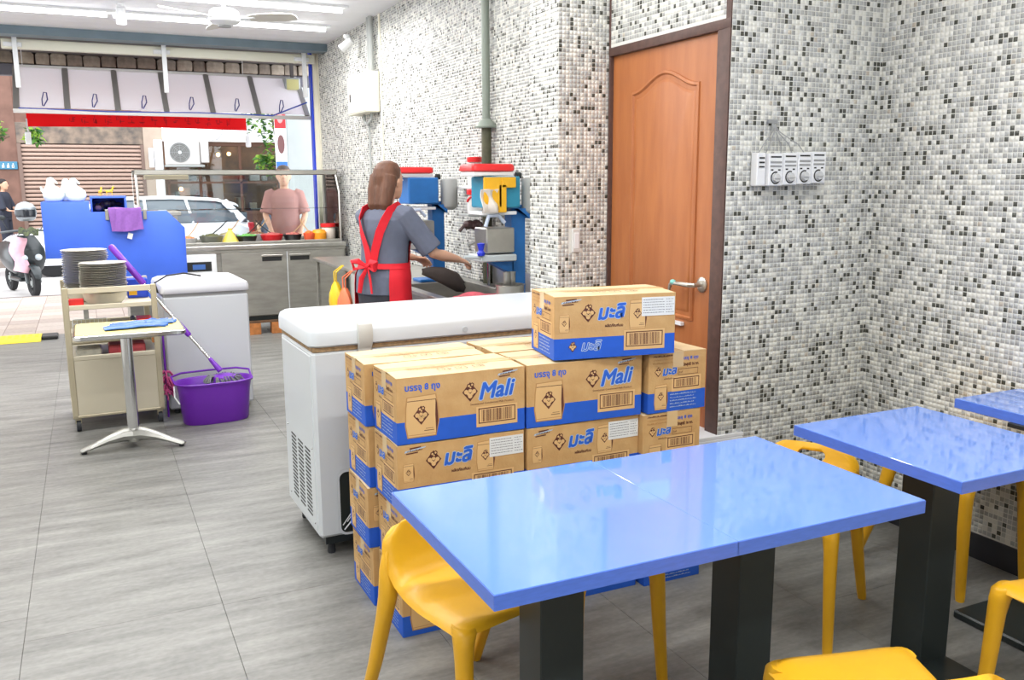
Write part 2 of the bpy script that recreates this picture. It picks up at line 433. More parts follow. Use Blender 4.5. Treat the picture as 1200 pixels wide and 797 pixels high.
# ================================================================== DOOR
M_door = mat('orange_brown_door', (180, 112, 64), .42, noise=.12, nscale=3, bump=.06, bscale=50, stretch=(1, 6, 1), col2=(168, 100, 56))
M_frame = mat('dark_brown_frame', (92, 66, 58), .55, noise=.3, nscale=30)
dY0, dY1, dZ = 3.055, 3.888, 2.15
door = thing('door_1', None, None, (XD, dY0, 0)); door['kind'] = 'structure'
W = dY1-dY0
MB().box(.018, .058, .0, W, .01, dZ-.001).build('door_slab', M_door, door)
def arch(y0, y1, z0, z1, rise, n=22):
    pts = [(y0, z0), (y1, z0), (y1, z1)]
    for i in range(1, n):
        u = i/n; pts.append((y1+(y0-y1)*u, z1+rise*.5*(1-math.cos(2*math.pi*u))*(1 if 0 < u < 1 else 0)))
    return pts+[(y0, z1)]
def moulding(parent, y0, y1, z0, z1, rise, name='panel_moulding'):
    o = arch(y0, y1, z0, z1, rise); b = MB(); cy = (y0+y1)/2; cz = (z0+z1)/2
    def ins(d):
        return [(cy+(p-cy)*(1-d/((y1-y0)/2)), cz+(q-cz)*(1-d/((z1-z0)/2))) for p, q in o]
    prof = [(0, .0185), (.002, .012), (.012, .009), (.020, .021), (.030, .023), (.038, .016), (.050, .0125)]
    b.rings([[(x, p, q) for p, q in ins(d)] for d, x in prof], cap0=False, cap1=True)
    return b.build(name, M_door, parent, angle=28)
moulding(door, 3.19-dY0, 3.715-dY0, .93, 1.965, .075)
moulding(door, 3.19-dY0, 3.715-dY0, .18, .80, 0)
hb = MB()
hb.T = TR((.018, .075, 1.10), ry=-math.pi/2); hb.lathe([(.0, 0), (.034, 0), (.034, .006), (.026, .012), (.012, .014)], n=20)
hb.T = None; hb.tube([(.01, .075, 1.10), (-.03, .075, 1.10), (-.045, .09, 1.10), (-.047, .14, 1.10), (-.045, .20, 1.098)], [.010, .010, .011, .010, .008], 10)
hb.tube([(-.045, .20, 1.10), (-.046, .225, 1.09), (-.047, .232, 1.06), (-.046, .236, 1.03)], [.010, .009, .006, .004], 8)
hb.build('door_handle', mat('worn_chrome', (190, 186, 176), .3, .8), door)
MB().ball((-.046, .205, 1.103), (.012, .018, .012)).build('handle_wrap', mat('pale_green_tape', (130, 200, 190), .5), door)
MB().box(.012, .02, .70, .724, 0, .01).build('latch', M_chrome, door)
fr = MB().box(-.005, .05, -.0835, 0, 0, dZ).box(-.005, .02, -.0835, -.05, dZ, CEIL).box(-.005, .05, W, W+.011, 0, CEIL).box(-.006, .05, -.0835, W+.011, dZ, dZ+.04)
fr.build('door_frame', M_frame, door, bevel=.002)
MB().box(-.001, .017, .20, .58, .902, .917).build('white_strip', M_white, door)
# glimpse of the wall behind the slab
# ================================================================== TABLES
M_top = mat('blue_table_laminate', (108, 150, 234), .07, spec=.8, noise=.03, nscale=6, coat=.6)
M_edge = mat('blue_table_edge', (86, 122, 220), .3, noise=.1, nscale=30, stretch=(1, 1, 5))
M_edge_line = mat('dark_blue_edge_line', (20, 42, 130), .5)
def cafe_table(label, x0, x1, y0, y1, pc, plate):
    cx, cy = (x0+x1)/2, (y0+y1)/2
    t = thing('cafe_table', label, 'table', (cx, cy, 0), group='blue topped cafe tables')
    a, b = (x1-x0)/2, (y1-y0)/2
    MB().box(-a, a, -b, b, .716, .75, b=.0008).build('tabletop', M_top, t)
    e = MB()
    for p, q, r, s in ((-a-.0012, a+.0012, -b-.0016, -b-.0002), (-a-.0012, a+.0012, b+.0002, b+.0016), (-a-.0016, -a-.0002, -b, b), (a+.0002, a+.0016, -b, b)):
        e.box(p, q, r, s, .7155, .7482)
    e.build('edge_band', M_edge, t)
    px, py = pc[0]-cx, pc[1]-cy
    MB().box(px-.06, px+.06, py-.06, py+.06, .012, .70, b=.003).build('pedestal', M_dark, t)
    MB().box(px-.16, px+.16, py-.16, py+.16, .70, .7155, b=.002).build('mounting_plate', M_black, t)
    c, d, f, g = plate
    MB().box(c-cx, d-cx, f-cy, g-cy, 0, .03, b=.006).build('base_plate', M_dark, t)
cafe_table('blue cafe table in the middle of the picture, left one of the joined pair', .662, 1.2632, 1.486, 2.138, (.96, 1.81), (.86, 1.06, 1.6, 1.95))
cafe_table('blue cafe table joined to the right of the middle blue table', 1.2640, 1.858, 1.486, 2.125, (1.56, 1.81), (1.46, 1.66, 1.62, 1.93))
cafe_table('blue cafe table standing apart, second from the right wall', 2.060, 2.628, 1.537, 2.168, (2.335, 1.85), (2.2, 2.40, 1.62, 1.90))
cafe_table('blue cafe table against the right tiled wall, cut by the picture edge', 2.848, 3.202, 1.58, 2.183, (2.99, 1.80), (2.69, 3.12, 1.55, 2.0))
# ================================================================== CHAIRS
def make_chair():
    t = thing('chair', 'yellow', 'chair')
    prof = [(-.197, .425), (-.192, .438), (-.180, .447), (-.15, .451), (-.08, .447), (0, .443), (.06, .445), (.10, .453), (.135, .470), (.160, .495), (.178, .53), (.192, .57), (.200, .590), (.204, .597)]
    L = [0]
    for a, b in zip(prof, prof[1:]): L.append(L[-1]+math.dist(a, b))
    def P(s):
        s *= L[-1]
        for i in range(len(L)-1):
            if s <= L[i+1]+1e-9:
                q = (s-L[i])/(L[i+1]-L[i]); return prof[i][0]+(prof[i+1][0]-prof[i][0])*q, prof[i][1]+(prof[i+1][1]-prof[i][1])*q
        return prof[-1]
    def sheet(s0, s1):
        def f(u, v):
            s = s0+(s1-s0)*v; y, z = P(s)
            y2, z2 = P(min(s+.02, 1)); y1, z1 = P(max(s-.02, 0)); ty, tz = y2-y1, z2-z1; l = math.hypot(ty, tz) or 1
            ny, nz = -tz/l, ty/l                      # towards the sitter
            q = 2*u-1; w = .192-.022*min(1, s/.6)
            if s > .86: w -= .05*((s-.86)/.14)**2.2   # rounded top corners
            if s < .10: w -= .022*((.10-s)/.10)**2
            e = abs(q)**7; dish = .006*(1-q*q) if s < .7 else -.0
            d = -.030*e-dish
            bow = -.018*(q*q)        # the back wraps round slightly
            return (w*math.copysign(abs(q)**.8, q), y+ny*d+bow*min(1, max(0, s-.45)/.35), z+nz*d)
        return f
    MB().grid(sheet(0, .66), 26, 14, th=.022).build('seat', M_yellow, t, angle=50)
    bk = MB().grid(sheet(.6601, 1), 26, 10, th=.022).build('backrest', M_yellow, t, angle=50)
    c = MB(); c.T = TR((0, .185, .556), rx=math.radians(90-20)); c.prism(rrect(.10, .034, .0168, 6), -.1, .1, 'z'); cut = c.build('cut', M_yellow)
    md = bk.modifiers.new('b', 'BOOLEAN'); md.object = cut; md.operation = 'DIFFERENCE'; md.solver = 'EXACT'
    bpy.context.view_layer.update(); dg = bpy.context.evaluated_depsgraph_get()
    me = bpy.data.meshes.new_from_object(bk.evaluated_get(dg)); bk.modifiers.clear(); bk.data = me; me.name = 'backrest'
    bpy.data.objects.remove(cut)
    def leg(pts):
        b = MB(); rs = []
        for x, y, z, wx, wy in pts: rs.append([(x+p, y+q, z) for p, q in rrect(2*wx, 2*wy, min(wx, wy)*.8, 3)])
        b.rings(rs[::-1]).build('leg', M_yellow, t, angle=50)
        x, y, z, wx, wy = pts[-1]
    for s in (-1, 1):
        leg([(s*.150, -.155, .436, .030, .030), (s*.156, -.166, .424, .031, .030), (s*.163, -.172, .395, .026, .026), (s*.166, -.176, .35, .0225, .023), (s*.171, -.184, .2, .019, .020), (s*.178, -.196, .02, .0165, .0165), (s*.178, -.197, 0, .0145, .0145)])
        leg([(s*.140, .192, .55, .006, .006), (s*.147, .187, .52, .022, .012), (s*.154, .181, .48, .028, .017), (s*.160, .174, .44, .028, .024), (s*.165, .174, .40, .025, .026), (s*.170, .186, .34, .022, .024), (s*.180, .228, .18, .019, .020), (s*.189, .283, .02, .0165, .0165), (s*.190, .288, 0, .0145, .0145)])
    return t
ch0 = make_chair()
for i, ((x, y), a, lab) in enumerate([
    ((.885, 2.14), 15.5, 'yellow plastic chair at the left end of the joined blue tables, beside the cartons'),
    ((1.285, 2.245), 12, 'yellow plastic chair mostly hidden under the joined tables, two legs showing'),
    ((2.17, 2.26), -58, 'yellow plastic chair turned askew between the tables, handle slot in its backrest showing'),
    ((3.0, 2.27), 0, 'yellow plastic chair by the right tiled wall, only legs showing'),
    ((1.486, 1.256), 165, 'yellow plastic chair nearest the camera, only its seat in view'),
    ((2.39, 1.345), -90, 'yellow plastic chair cut by the lower right corner of the picture')]):
    if i == 0: o = ch0; o.location = (x, y, 0); o.rotation_euler = (0, 0, math.radians(a)); o['label'] = lab
    else: o = copy_thing(ch0, (x, y, 0), math.radians(a), lab)
    o['group'] = 'yellow plastic chairs'
# ================================================================== CARTONS
M_band = mat('carton_blue_band', (30, 92, 204), .65, noise=.08, nscale=20)
M_outline = mat('printed_pale_ink', (176, 196, 214), .65)
M_barbg = mat('barcode_ground', (218, 180, 124), .7)
M_shade = mat('printed_tan_ink', (184, 140, 88), .7)
def quad2(b, x0, y0, x1, y1, m, z=0): b.add([(x0, y0, z), (x1, y0, z), (x1, y1, z), (x0, y1, z)], [(0, 1, 2, 3)], m)
# ink slots: 0 blue, 1 brown, 2 pale outline, 3 barcode ground, 4 tan
INKS = [M_ink_blue, M_ink_brown, M_outline, M_barbg, M_shade, mat('printed_light_blue_ink', (60, 150, 220), .6)]
def put(b, txt, x, y, size, m, bold=0, shear=0, rot=0, z=0, width=None):
    tb, wd = text_mb(txt, size, 0, shear)
    sx = (width/wd) if width and wd > 0 else 1
    o = bold*size
    sh = [(0, 0)] if not bold else [(o*math.cos(k*math.pi/4), o*math.sin(k*math.pi/4)) for k in range(8)]
    for i, (dx, dy) in enumerate(sh): b.merge(tb, TR((x+dx, y+dy, z+i*.00001), rz=rot, s=(sx, 1, 1)), m)
def poly2(b, pts, m, z=0): b.add([(x, y, z) for x, y in pts], [tuple(range(len(pts)))], m)
def barcode(b, x, y, w, h, rr):
    quad2(b, x-.008, y-.012, x+w+.008, y+h+.006, 3, .0001)
    t = .0035
    for q in ((x, y, x+w, y+t), (x, y+h-t, x+w, y+h), (x, y, x+t, y+h), (x+w-t, y, x+w, y+h)): quad2(b, *q, 1, .0003)
    p = x+.012
    while p < x+w-.014:
        s = rr.choice((.0012, .002, .003)); quad2(b, p, y+.006, p+s, y+h-.006, 1, .0002); p += s+rr.choice((.0012, .002, .003))
def diamond(b, x, y, s, z=.0002):
    """flower lozenge emblem with a small figure on it"""
    poly2(b, [(x, y-s), (x+s*.85, y), (x, y+s), (x-s*.85, y)], 1, z)
    for dx, dy, r in ((-.42, .02, .24), (.42, .02, .24), (0, -.42, .25), (-.2, -.2, .16), (.22, -.2, .16), (0, .12, .2)):
        poly2(b, [(x+dx*s+r*s*math.cos(k*math.pi/4), y+dy*s+r*s*math.sin(k*math.pi/4)) for k in range(8)], 3, z+.0001)
    for dx, dy, r in ((-.12, .62, .26), (.22, .72, .24), (.05, .45, .2)):
        poly2(b, [(x+dx*s+r*s*math.cos(k*math.pi/3+.3), y+dy*s+r*s*math.sin(k*math.pi/3+.3)) for k in range(6)], 1, z+.0002)
        poly2(b, [(x+dx*s+.5*r*s*math.cos(k*math.pi/3), y+dy*s+.5*r*s*math.sin(k*math.pi/3)) for k in range(6)], 3, z+.0003)
def bag(b, x, y, w, h):
    """line drawing of the pouch"""
    o = [(x+.06*w, y), (x+.90*w, y), (x+w, y+.35*h), (x+.97*w, y+.75*h), (x+.92*w, y+h), (x+.06*w, y+h*.97), (x+.02*w, y+.7*h), (x, y+.3*h)]
    poly2(b, o, 4, .0002)
    cx, cy = x+w/2, y+h/2
    poly2(b, [(cx+(p-cx)*.93, cy+(q-cy)*.955) for p, q in o], 3, .0003)
    quad2(b, x+.09*w, y+.06*h, x+.90*w, y+.075*h, 4, .0004); quad2(b, x+.08*w, y+.86*h, x+.90*w, y+.875*h, 1, .0004)
    poly2(b, [(x+.9*w, y+.04*h), (x+.97*w, y+.35*h), (x+.94*w, y+.76*h), (x+.90*w, y+.9*h), (x+.88*w, y+.5*h)], 1, .0004)
    diamond(b, x+.47*w, y+.52*h, w*.27, .0005)
    quad2(b, x+.55*w, y+.14*h, x+.84*w, y+.155*h, 1, .0005); quad2(b, x+.6*w, y+.19*h, x+.82*w, y+.2*h, 1, .0005)
def smudge(b, x, y, w, h, m, rr, z=.0003):
    """a line of print too small to read"""
    p = x
    while p < x+w:
        q = rr.uniform(.25, .9)*h; t = rr.choice((.4, .7, 1))*h
        quad2(b, p, y, min(p+q, x+w), y+t, m, z); p += q+.28*h
def ribbon(b, x, y, s=1):
    b2 = MB(); quad2(b2, .02, .012, .060, .017, 1); poly2(b2, [(0, .002), (.075, .010), (.078, .014), (.004, .009)], 2, .0001); quad2(b2, .006, -.004, .048, .000, 1)
    smudge(b2, .010, .004, .055, .005, 1, random.Random(8), .0002)
    b.merge(b2, TR((x, y, .0002), rz=.06, s=(s, s, 1)))
def front_print(kind, rr):
    """print on the long side, 0..L by 0..H; kind 'latin' or 'thai'"""
    b = MB()
    if kind == 'latin':
        put(b, 'บรรจุ 8 ถุง', .028, .182, .030, 0, .03, z=.0003, width=.125)
        bag(b, .027, .020, .122, .145)
        diamond(b, .262, .156, .034)
        for m, of, z in ((2, .075, .0002), (0, .032, .0004)): put(b, 'Mali', .292, .126, .080, m, of, .32, .05, z, width=.140)
        put(b, 'Sweetened Condensed Milk Product', .262, .108, .010, 1, .0, z=.0003, width=.165)
        ribbon(b, .365, .200); barcode(b, .292, .040, .140, .054, rr)
    else:
        ribbon(b, .025, .198); bag(b, .018, .098, .042, .065)
        diamond(b, .128, .165, .033)
        for m, of, z in ((2, .07, .0002), (0, .035, .0004)): put(b, 'มะลิ', .162, .140, .070, m, of, .25, .05, z, width=.112)
        put(b, 'ผลิตภัณฑ์นม', .192, .112, .014, 1, .03, z=.0003, width=.07)
        bag(b, .285, .098, .072, .110); barcode(b, .275, .035, .145, .055, rr)
        diamond(b, .070, .046, .019)
        put(b, 'มะลิ', .100, .030, .05, 2, .05, .25, z=.0003)
        put(b, 'มะลิ', .100, .030, .05, 0, 0, .25, z=.0005)
    return b
def end_print(rr):
    b = MB()
    for k in range(3): smudge(b, .018, .214-.013*k, .10, .006, 4 if k else 1, rr)
    put(b, 'บรรจุ 8 ถุง', .138, .196, .017, 0, .03, z=.0003, width=.085)
    put(b, 'น้ำหนักสุทธิ 16 กก.', .132, .172, .016, 1, .03, z=.0003, width=.095)
    diamond(b, .042, .158, .019)
    for m, of, z in ((2, .07, .0002), (0, .035, .0004)): put(b, 'มะลิ', .060, .142, .044, m, of, .22, .05, z, width=.068)
    put(b, 'ผลิตภัณฑ์นม', .068, .126, .009, 1, .004, z=.0003, width=.045)
    t = .0014
    for q in ((.132, .138, .222, .138+t), (.132, .160, .222, .160+t), (.132, .138, .132+t, .161), (.222, .138, .222+t, .161)): quad2(b, *q, 1, .0002)
    put(b, 'วันที่', .136, .145, .010, 1, z=.0003)
    barcode(b, .112, .088, .118, .040, rr)
    bag(b, .026, .012, .062, .098)
    for k in range(5): smudge(b, .098, .064-.012*k, .12-.01*(k % 2), .0045, 2, rr)
    return b
BL, BD, BH = .470, .262, .2295
def carton_meshes():
    H = BH; hb = .077
    b = MB(); x0, x1, y0, y1 = 0, BL, 0, BD
    e = .0025
    out = [(x0+e, y0), (x1-e, y0), (x1, y0+e), (x1, y1-e), (x1-e, y1), (x0+e, y1), (x0, y1-e), (x0, y0+e)]
    b.rings([[(x, y, z) for x, y in out] for z in (.001, hb)], 1, cap0=True, cap1=False)
    b.rings([[(x, y, z) for x, y in out] for z in (hb, H-.003)], 0, cap0=False, cap1=False)
    return b
def flaps(H=BH):
    b = MB()
    for y0, y1, s in ((.001, BD/2-.0012, 1), (BD/2+.0012, BD-.001, -1)):
        def f(u, v, y0=y0, y1=y1, s=s):
            y = y0+(y1-y0)*v; w = v if s > 0 else 1-v
            return (.002+(BL-.004)*u, y, H-.0035+.0032*math.sin(w*1.6)+.0012*math.sin(u*9+s))
        b.grid(f, 10, 4, th=.003)
    return b
me_body = carton_meshes().mesh('carton_body', [M_card, M_band], smooth=False)
me_flap = flaps().mesh('top_flap', M_cardtop)
fb = MB(); 
for q in (.17, .235, .30):                                     # handling marks on the top flap
    t = .0022
    for r in ((q, .045, q+.04, .045+t), (q, .075, q+.04, .075+t), (q, .045, q+t, .077), (q+.04-t, .045, q+.04, .077)): quad2(fb, *r, 1, BH+.0016)
    put(fb, ('↑↑', 'Y', '☂')[int((q-.17)/.06)], q+.01, .05, .026, 1, z=BH+.0018)
[smudge(fb, .07, .112-.018*k, .30 if k else .26, .009, 4, random.Random(k), BH+.0018) for k in (0, 1)]
me_topmark = fb.mesh('top_marking', INKS, smooth=False)
def tape_mesh():
    b = MB(); b.box(-.0006, BL+.0006, BD/2-.024, BD/2+.024, BH-.0005, BH+.0012); b.box(-.0012, -.0002, BD/2-.024, BD/2+.024, BH-.06, BH+.001); b.box(BL+.0002, BL+.0012, BD/2-.024, BD/2+.024, BH-.06, BH+.001)
    return b.mesh('tape', M_tape, smooth=False)
M_tape = mat('clear_parcel_tape', (214, 186, 140), .25, spec=.6)
me_tape = tape_mesh()
Rfront = TR((0, -.0006, 0), rx=math.pi/2)
Rend = TR((-.0006, BD, 0), rz=-math.pi/2) @ TR(rx=math.pi/2)
def carton_print(kind, sticker):
    rr = random.Random(3)
    b = MB(); b.merge(front_print(kind, rr), Rfront)
    e = MB(); e.merge(end_print(rr), Rend)
    fr_ = b.mesh('front_lettering', INKS, smooth=False); en = e.mesh('end_lettering', INKS, smooth=False)
    return fr_, en
ME_PR = {k: carton_print(k, 0) for k in ('latin', 'thai')}
def sticker_mesh():
    b = MB(); rr = random.Random(5)
    b.box(0, .130, -.0012, 0, 0, .068, 0)
    for k in range(6):
        z = .058-.0095*k; x = .006
        while x < .085:
            s = rr.uniform(.002, .009); b.box(x, x+s, -.0016, -.0012, z, z+.0022, 1); x += s+.002
        x = .096
        while x < .122:
            s = rr.uniform(.002, .007); b.box(x, x+s, -.0016, -.0012, z, z+.0022, 1); x += s+.003
    return b.mesh('paper_sticker', [M_paper, mat('grey_print', (120, 124, 128), .7)], smooth=False)
me_stk = sticker_mesh()
def carton(loc, rz, label, kind='latin', sticker=False):
    t = thing('cardboard_box', label, 'box', loc, rz, 'brown and blue cartons by the chest freezer')
    link('carton_body', me_body, t); link('top_flap', me_flap, t); link('tape', me_tape, t)
    link('front_lettering', ME_PR[kind][0], t); link('end_lettering', ME_PR[kind][1], t); link('top_marking', me_topmark, t)
    if sticker: link('paper_sticker', me_stk, t, (BL-.135, -.0002, BH-.085))
    return t
NM = ['bottom', 'second from bottom', 'third from bottom', 'top']
for k in range(4):
    z = k*BH; j = (0, .004, -.003, 0)[k]
    carton((.866+j, 2.720, z), 0, 'brown carton with blue band, %s of the front left stack' % NM[k], 'thai' if k == 2 else 'latin', k == 2)
    carton((.838+(.008, -.004, .006, -.002)[k], 2.992, z), math.radians((.6, -.5, .8, -.4)[k]), 'brown carton with blue band, %s of the rear left stack against the freezer' % NM[k], 'latin' if k != 1 else 'thai')
    carton((1.342, 2.716+(0, .006, -.004, 0)[k], z), math.radians((0, -1, .5, -1.6)[k]), 'blue banded carton, %s of the middle stack' % NM[k], 'thai' if k == 2 else 'latin', k == 2)
    carton((1.335, 2.99, z), 0, 'brown carton with blue band, %s of the rear middle stack, mostly hidden' % NM[k])
    # the right stack shows its short end: turned a quarter
    carton((1.832+BD+(0, .004, -.02, 0)[k], 2.688+(0, .003, 0, 0)[k], z), math.radians(90), 'blue banded carton turned end-on, %s of the right stack' % NM[k])
carton((1.452, 2.722, 4*BH+.004), math.radians(-9), 'single carton with blue band lying on top of all the other cartons', 'thai', True)
# white boards leaning flat in a pile behind the cartons, by the door
for k in range(5):
    b = MB().box(0, .42, 0, .34, 0, .016, b=.002)
    t = b.build('white_board', M_white, None, (2.10-.005*(k % 2), 2.955-.0+.002*(k % 3), .38+.017*k+.0)); 
    tag(t, 'thin white board in the pile between cartons and door, %s' % ('lowest', 'second lowest', 'middle one', 'second highest', 'topmost')[k], 'board', 'white boards piled behind the cartons')
b = MB().box(2.11, 2.36, 2.985, 3.28, 0, .38, b=.004); tag(b.build('white_crate', M_white), 'white box under the pile of boards, between cartons and door', 'box')
# ================================================================== CHEST FREEZER (long, white)
M_fr = mat('freezer_white_enamel', (214, 220, 224), .3, spec=.5)
M_fr2 = mat('freezer_panel_grey', (196, 203, 208), .4)
M_gasket = mat('worn_tan_gasket', (178, 148, 110), .8, noise=.4, nscale=60)
fz = thing('chest_freezer', 'long white chest freezer with closed lid behind the stacked cartons', 'freezer', (.765, 3.485, 0), math.radians(1.2))
L_, D_ = 1.31, .57
sh = MB()
sh.box(0, L_, .0, D_, .09, .878, b=.012)
sh.build('cabinet', M_fr, fz)
MB().box(.003, L_-.003, .003, D_-.003, .878, .897).build('gasket', M_gasket, fz)
lid = MB(); rs = []
for d, z in ((-.004, .897), (-.014, .905), (-.014, .955), (-.006, .975), (.012, .986), (.05, .990)):
    rs.append([(L_/2+p, D_/2+q, z) for p, q in rrect(L_-2*d, D_-2*d, .035-min(0, d) if d < .04 else .02, 5)])
lid.rings(rs); lid.build('lid', M_fr, fz, angle=50)
hd = MB(); hd.prism([(-.012, .80), (-.012, .88), (-.032, .905), (-.036, .95), (-.03, .985), (-.014, .992), (.0, .986), (-.01, .90), (.0, .80)], .185, .245, 'x')
hd.build('lid_handle', mat('old_handle_plastic', (206, 206, 200), .4), fz, bevel=.004)
MB().lathe([(0, 0), (.012, 0), (.012, .004), (0, .004)], (0, 0, 0), 16).build('lock', M_fr2, fz, (.66, -.016, .925)).rotation_euler = (math.pi/2, 0, 0)
nm = MB().box(.42, .56, -.0015, .001, .845, .868, b=.0007); nm.build('name_plate', mat('plate_silver', (176, 182, 190), .35, .5), fz)
# louvred side: the end panel with three banks of slots
MB().box(-.004, .004, .03, D_-.03, .12, .86, b=.003).build('end_panel', M_fr, fz)
sl = MB()
for kx, y0 in enumerate((.095, .22, .345)):
    for k in range(17):
        z = .16+.0175*k; sl.box(-.0052, -.0035, y0, y0+.085, z, z+.0075)
o = sl.build('vent_slot', M_black, fz); o['kind'] = 'stuff'
for z in (.13, .47): pass
for y in (.05, .49):
    for z in (.145, .47): MB().ball((0, 0, 0), .004, 8).build('screw', M_chrome, fz, (-.005, y, z))
# open motor bay with white guard wires, at the lower left of the long side
bay = MB(); bay.prism([(p+.185, q+.235) for p, q in rrect(.20, .27, .03, 5)], -.003, .0005, 'y'); bay.build('motor_bay', mat('dark_bay', (26, 34, 30), .6), fz)
fr_ = MB(); o1 = [(p+.185, q+.235) for p, q in rrect(.212, .282, .034, 5)]; o2 = [(p+.185, q+.235) for p, q in rrect(.194, .264, .028, 5)]
fr_.rings([[(p, -.004, q) for p, q in o1], [(p, -.008, q) for p, q in o1], [(p, -.008, q) for p, q in o2], [(p, -.003, q) for p, q in o2]], cap0=False, cap1=False); fr_.build('bay_rim', M_fr, fz)
wi = MB()
for k in range(9):
    a = .115+.018*k; wi.tube([(a-.02, -.012, .14+.012*k), (a+.08 if a < .2 else .28, -.012, .27+.008*k)], .0022, 5)
wi.tube([(.10, -.014, .12), (.27, -.014, .30)], .003, 6)
w_ = wi.build('guard_wire', M_white, fz); w_['kind'] = 'stuff'
MB().box(.03, L_-.03, .03, D_-.03, .05, .09).build('plinth', M_dark, fz)
for x in (.06, L_-.06):
    for y in (.06, D_-.06): MB().lathe([(.016, 0), (.018, .01), (.012, .05)], (x, y, 0), 10).build('foot', M_rubber, fz)
# ================================================================== SMALL CHEST FREEZER (in the middle of the floor)
sf = thing('small_chest_freezer', 'small white chest freezer with grey lid, behind the purple mop bucket', 'freezer', (.402, 6.262, 0), math.radians(2))
MB().box(0, .555, 0, .60, .035, .80, b=.010).build('cabinet', mat('pale_grey_enamel', (205, 210, 214), .4), sf)
MB().box(.008, .547, .008, .592, .80, .822).build('gasket', M_grey, sf)
rs = []
for d, z in ((-.006, .822), (-.010, .828), (-.010, .858), (-.002, .880), (.03, .895), (.09, .902)):
    rs.append([(.2775+p, .30+q, z) for p, q in rrect(.555-2*d, .60-2*d, .03, 4)])
MB().rings(rs).build('lid', mat('lid_light_grey', (214, 216, 222), .3), sf, angle=40)
for x in (.05, .505):
    for y in (.05, .55): MB().lathe([(.018, 0), (.020, .01), (.014, .036)], (x, y, 0), 10).build('foot', M_rubber, sf)
c_ = MB().tube([(-.02, .05, .83), (-.035, .04, .90), (.04, .02, .945), (.15, .03, .955), (.26, .05, .93)], .006, 8); c_.build('power_cord', M_black, sf)
# ================================================================== SERVICE CART
M_cart = mat('cart_beige_metal', (186, 176, 150), .4, .25)
M_cartp = mat('cart_cream_panel', (206, 198, 176), .5)
ct = thing('service_cart', 'beige metal trolley with shelves, stacked with steel plates, by the street side', 'trolley', (-.185, 6.075, 0), math.radians(2))
W_, D_ = .545, .60
for x in (0, W_-.034):
    for y in (0, D_-.026): MB().box(x, x+.034, y, y+.026, .085, .915, b=.004).build('post', M_cart, ct)
for z0, z1, nmz in ((.875, .912, 'top_rail'), (.775, .805, 'top_rail'), (.57, .635, 'shelf_rail'), (.455, .485, 'shelf_rail')):
    MB().box(.034, W_-.034, .003, .02, z0, z1, b=.003).build(nmz, M_cartp, ct)
    MB().box(.034, W_-.034, D_-.02, D_-.003, z0, z1, b=.003).build(nmz, M_cartp, ct)
for z in (.775, .572, .458): MB().box(.01, W_-.01, .012, D_-.012, z, z+.008).build('shelf', M_cartp, ct)
MB().box(.034, W_-.034, .004, .012, .105, .455, b=.002).build('front_panel', M_cartp, ct)
MB().box(.006, .014, .026, D_-.026, .105, .455).build('side_panel', M_cartp, ct)
MB().box(W_-.014, W_-.006, .026, D_-.026, .105, .455).build('side_panel', M_cartp, ct)
MB().box(.0, W_, 0, D_, .088, .105, b=.003).build('base_frame', M_cart, ct)
for x in (.03, W_-.03):
    for y in (.03, D_-.03):
        cs = thing('caster', None, None, (x, y, 0)); cs.parent = ct
        del_ = MB().tube([(-.013, 0, .036), (.013, 0, .036)], .036, 16); del_.build('wheel', M_rubber, cs)
        MB().box(-.018, .018, -.008, .008, .05, .09, b=.002).build('bracket', M_cart, cs)
# things on the cart
M_plate = mat('worn_steel_plate', (214, 210, 198), .36, .3, noise=.15, nscale=14)
def plate_mesh(r=.142):
    b = MB(); b.lathe([(.02, .004), (.075, .004), (.085, .006), (r-.012, .0135), (r-.002, .0150), (r, .0165), (r-.004, .0175), (r-.014, .0155), (.086, .0085), (.076, .0062), (.02, .006)], n=28)
    return b.mesh('plate', M_plate)
pm = plate_mesh()
ORD = ['topmost']+[q+' from the top' for q in 'second third fourth fifth sixth seventh eighth ninth tenth eleventh twelfth thirteenth fourteenth fifteenth sixteenth seventeenth eighteenth nineteenth twentieth'.split()]+['twenty first from the top']
def stack(x, y, z0, n, lab, dz=.0105):
    for k in range(n):
        o = link('steel_plate', pm, None, (x+rnd.uniform(-.004, .004), y+rnd.uniform(-.004, .004), z0+dz*k), rnd.uniform(0, 6))
        w_ = 'lowest' if k == 0 else ORD[n-1-k]
        tag(o, 'round steel plate, %s in the %s' % (w_, lab), 'plate', 'steel plates piled on the trolley')
bowl = MB().lathe([(.03, .0), (.085, .004), (.112, .03), (.122, .075), (.128, .082), (.124, .082), (.118, .074), (.108, .032), (.08, .008), (.03, .006)], n=28)
def cart_pt(x, y, z): 
    a = math.radians(2); return (-.185+x*math.cos(a)-y*math.sin(a), 6.075+x*math.sin(a)+y*math.cos(a), z)
b1 = bowl.build('steel_basin', M_plate, None, cart_pt(.25, .175, .784)); b1.scale = (1.08, 1.08, 1); tag(b1, 'deep steel basin under the plates on the trolley top', 'bowl')
stack(*cart_pt(.25, .175, 0)[:2], .868, 17, 'front pile on the basin')
b2 = copy_thing(b1, cart_pt(.16, .445, .784), 0, 'steel basin under the taller rear pile of plates'); 
stack(*cart_pt(.16, .445, 0)[:2], .868, 22, 'taller rear pile', .0112)
ms = MB(); rs = []
ms.lathe([(.0, 0), (.07, 0), (.075, .03), (.078, .032), (.078, .05), (0, .05)], n=4)
o = MB().box(0, .085, 0, .075, 0, .055, b=.004).build('red_tub', M_red, None, cart_pt(.035, .022, .784)); tag(o, 'small red tub at the left corner of the trolley top', 'tub')
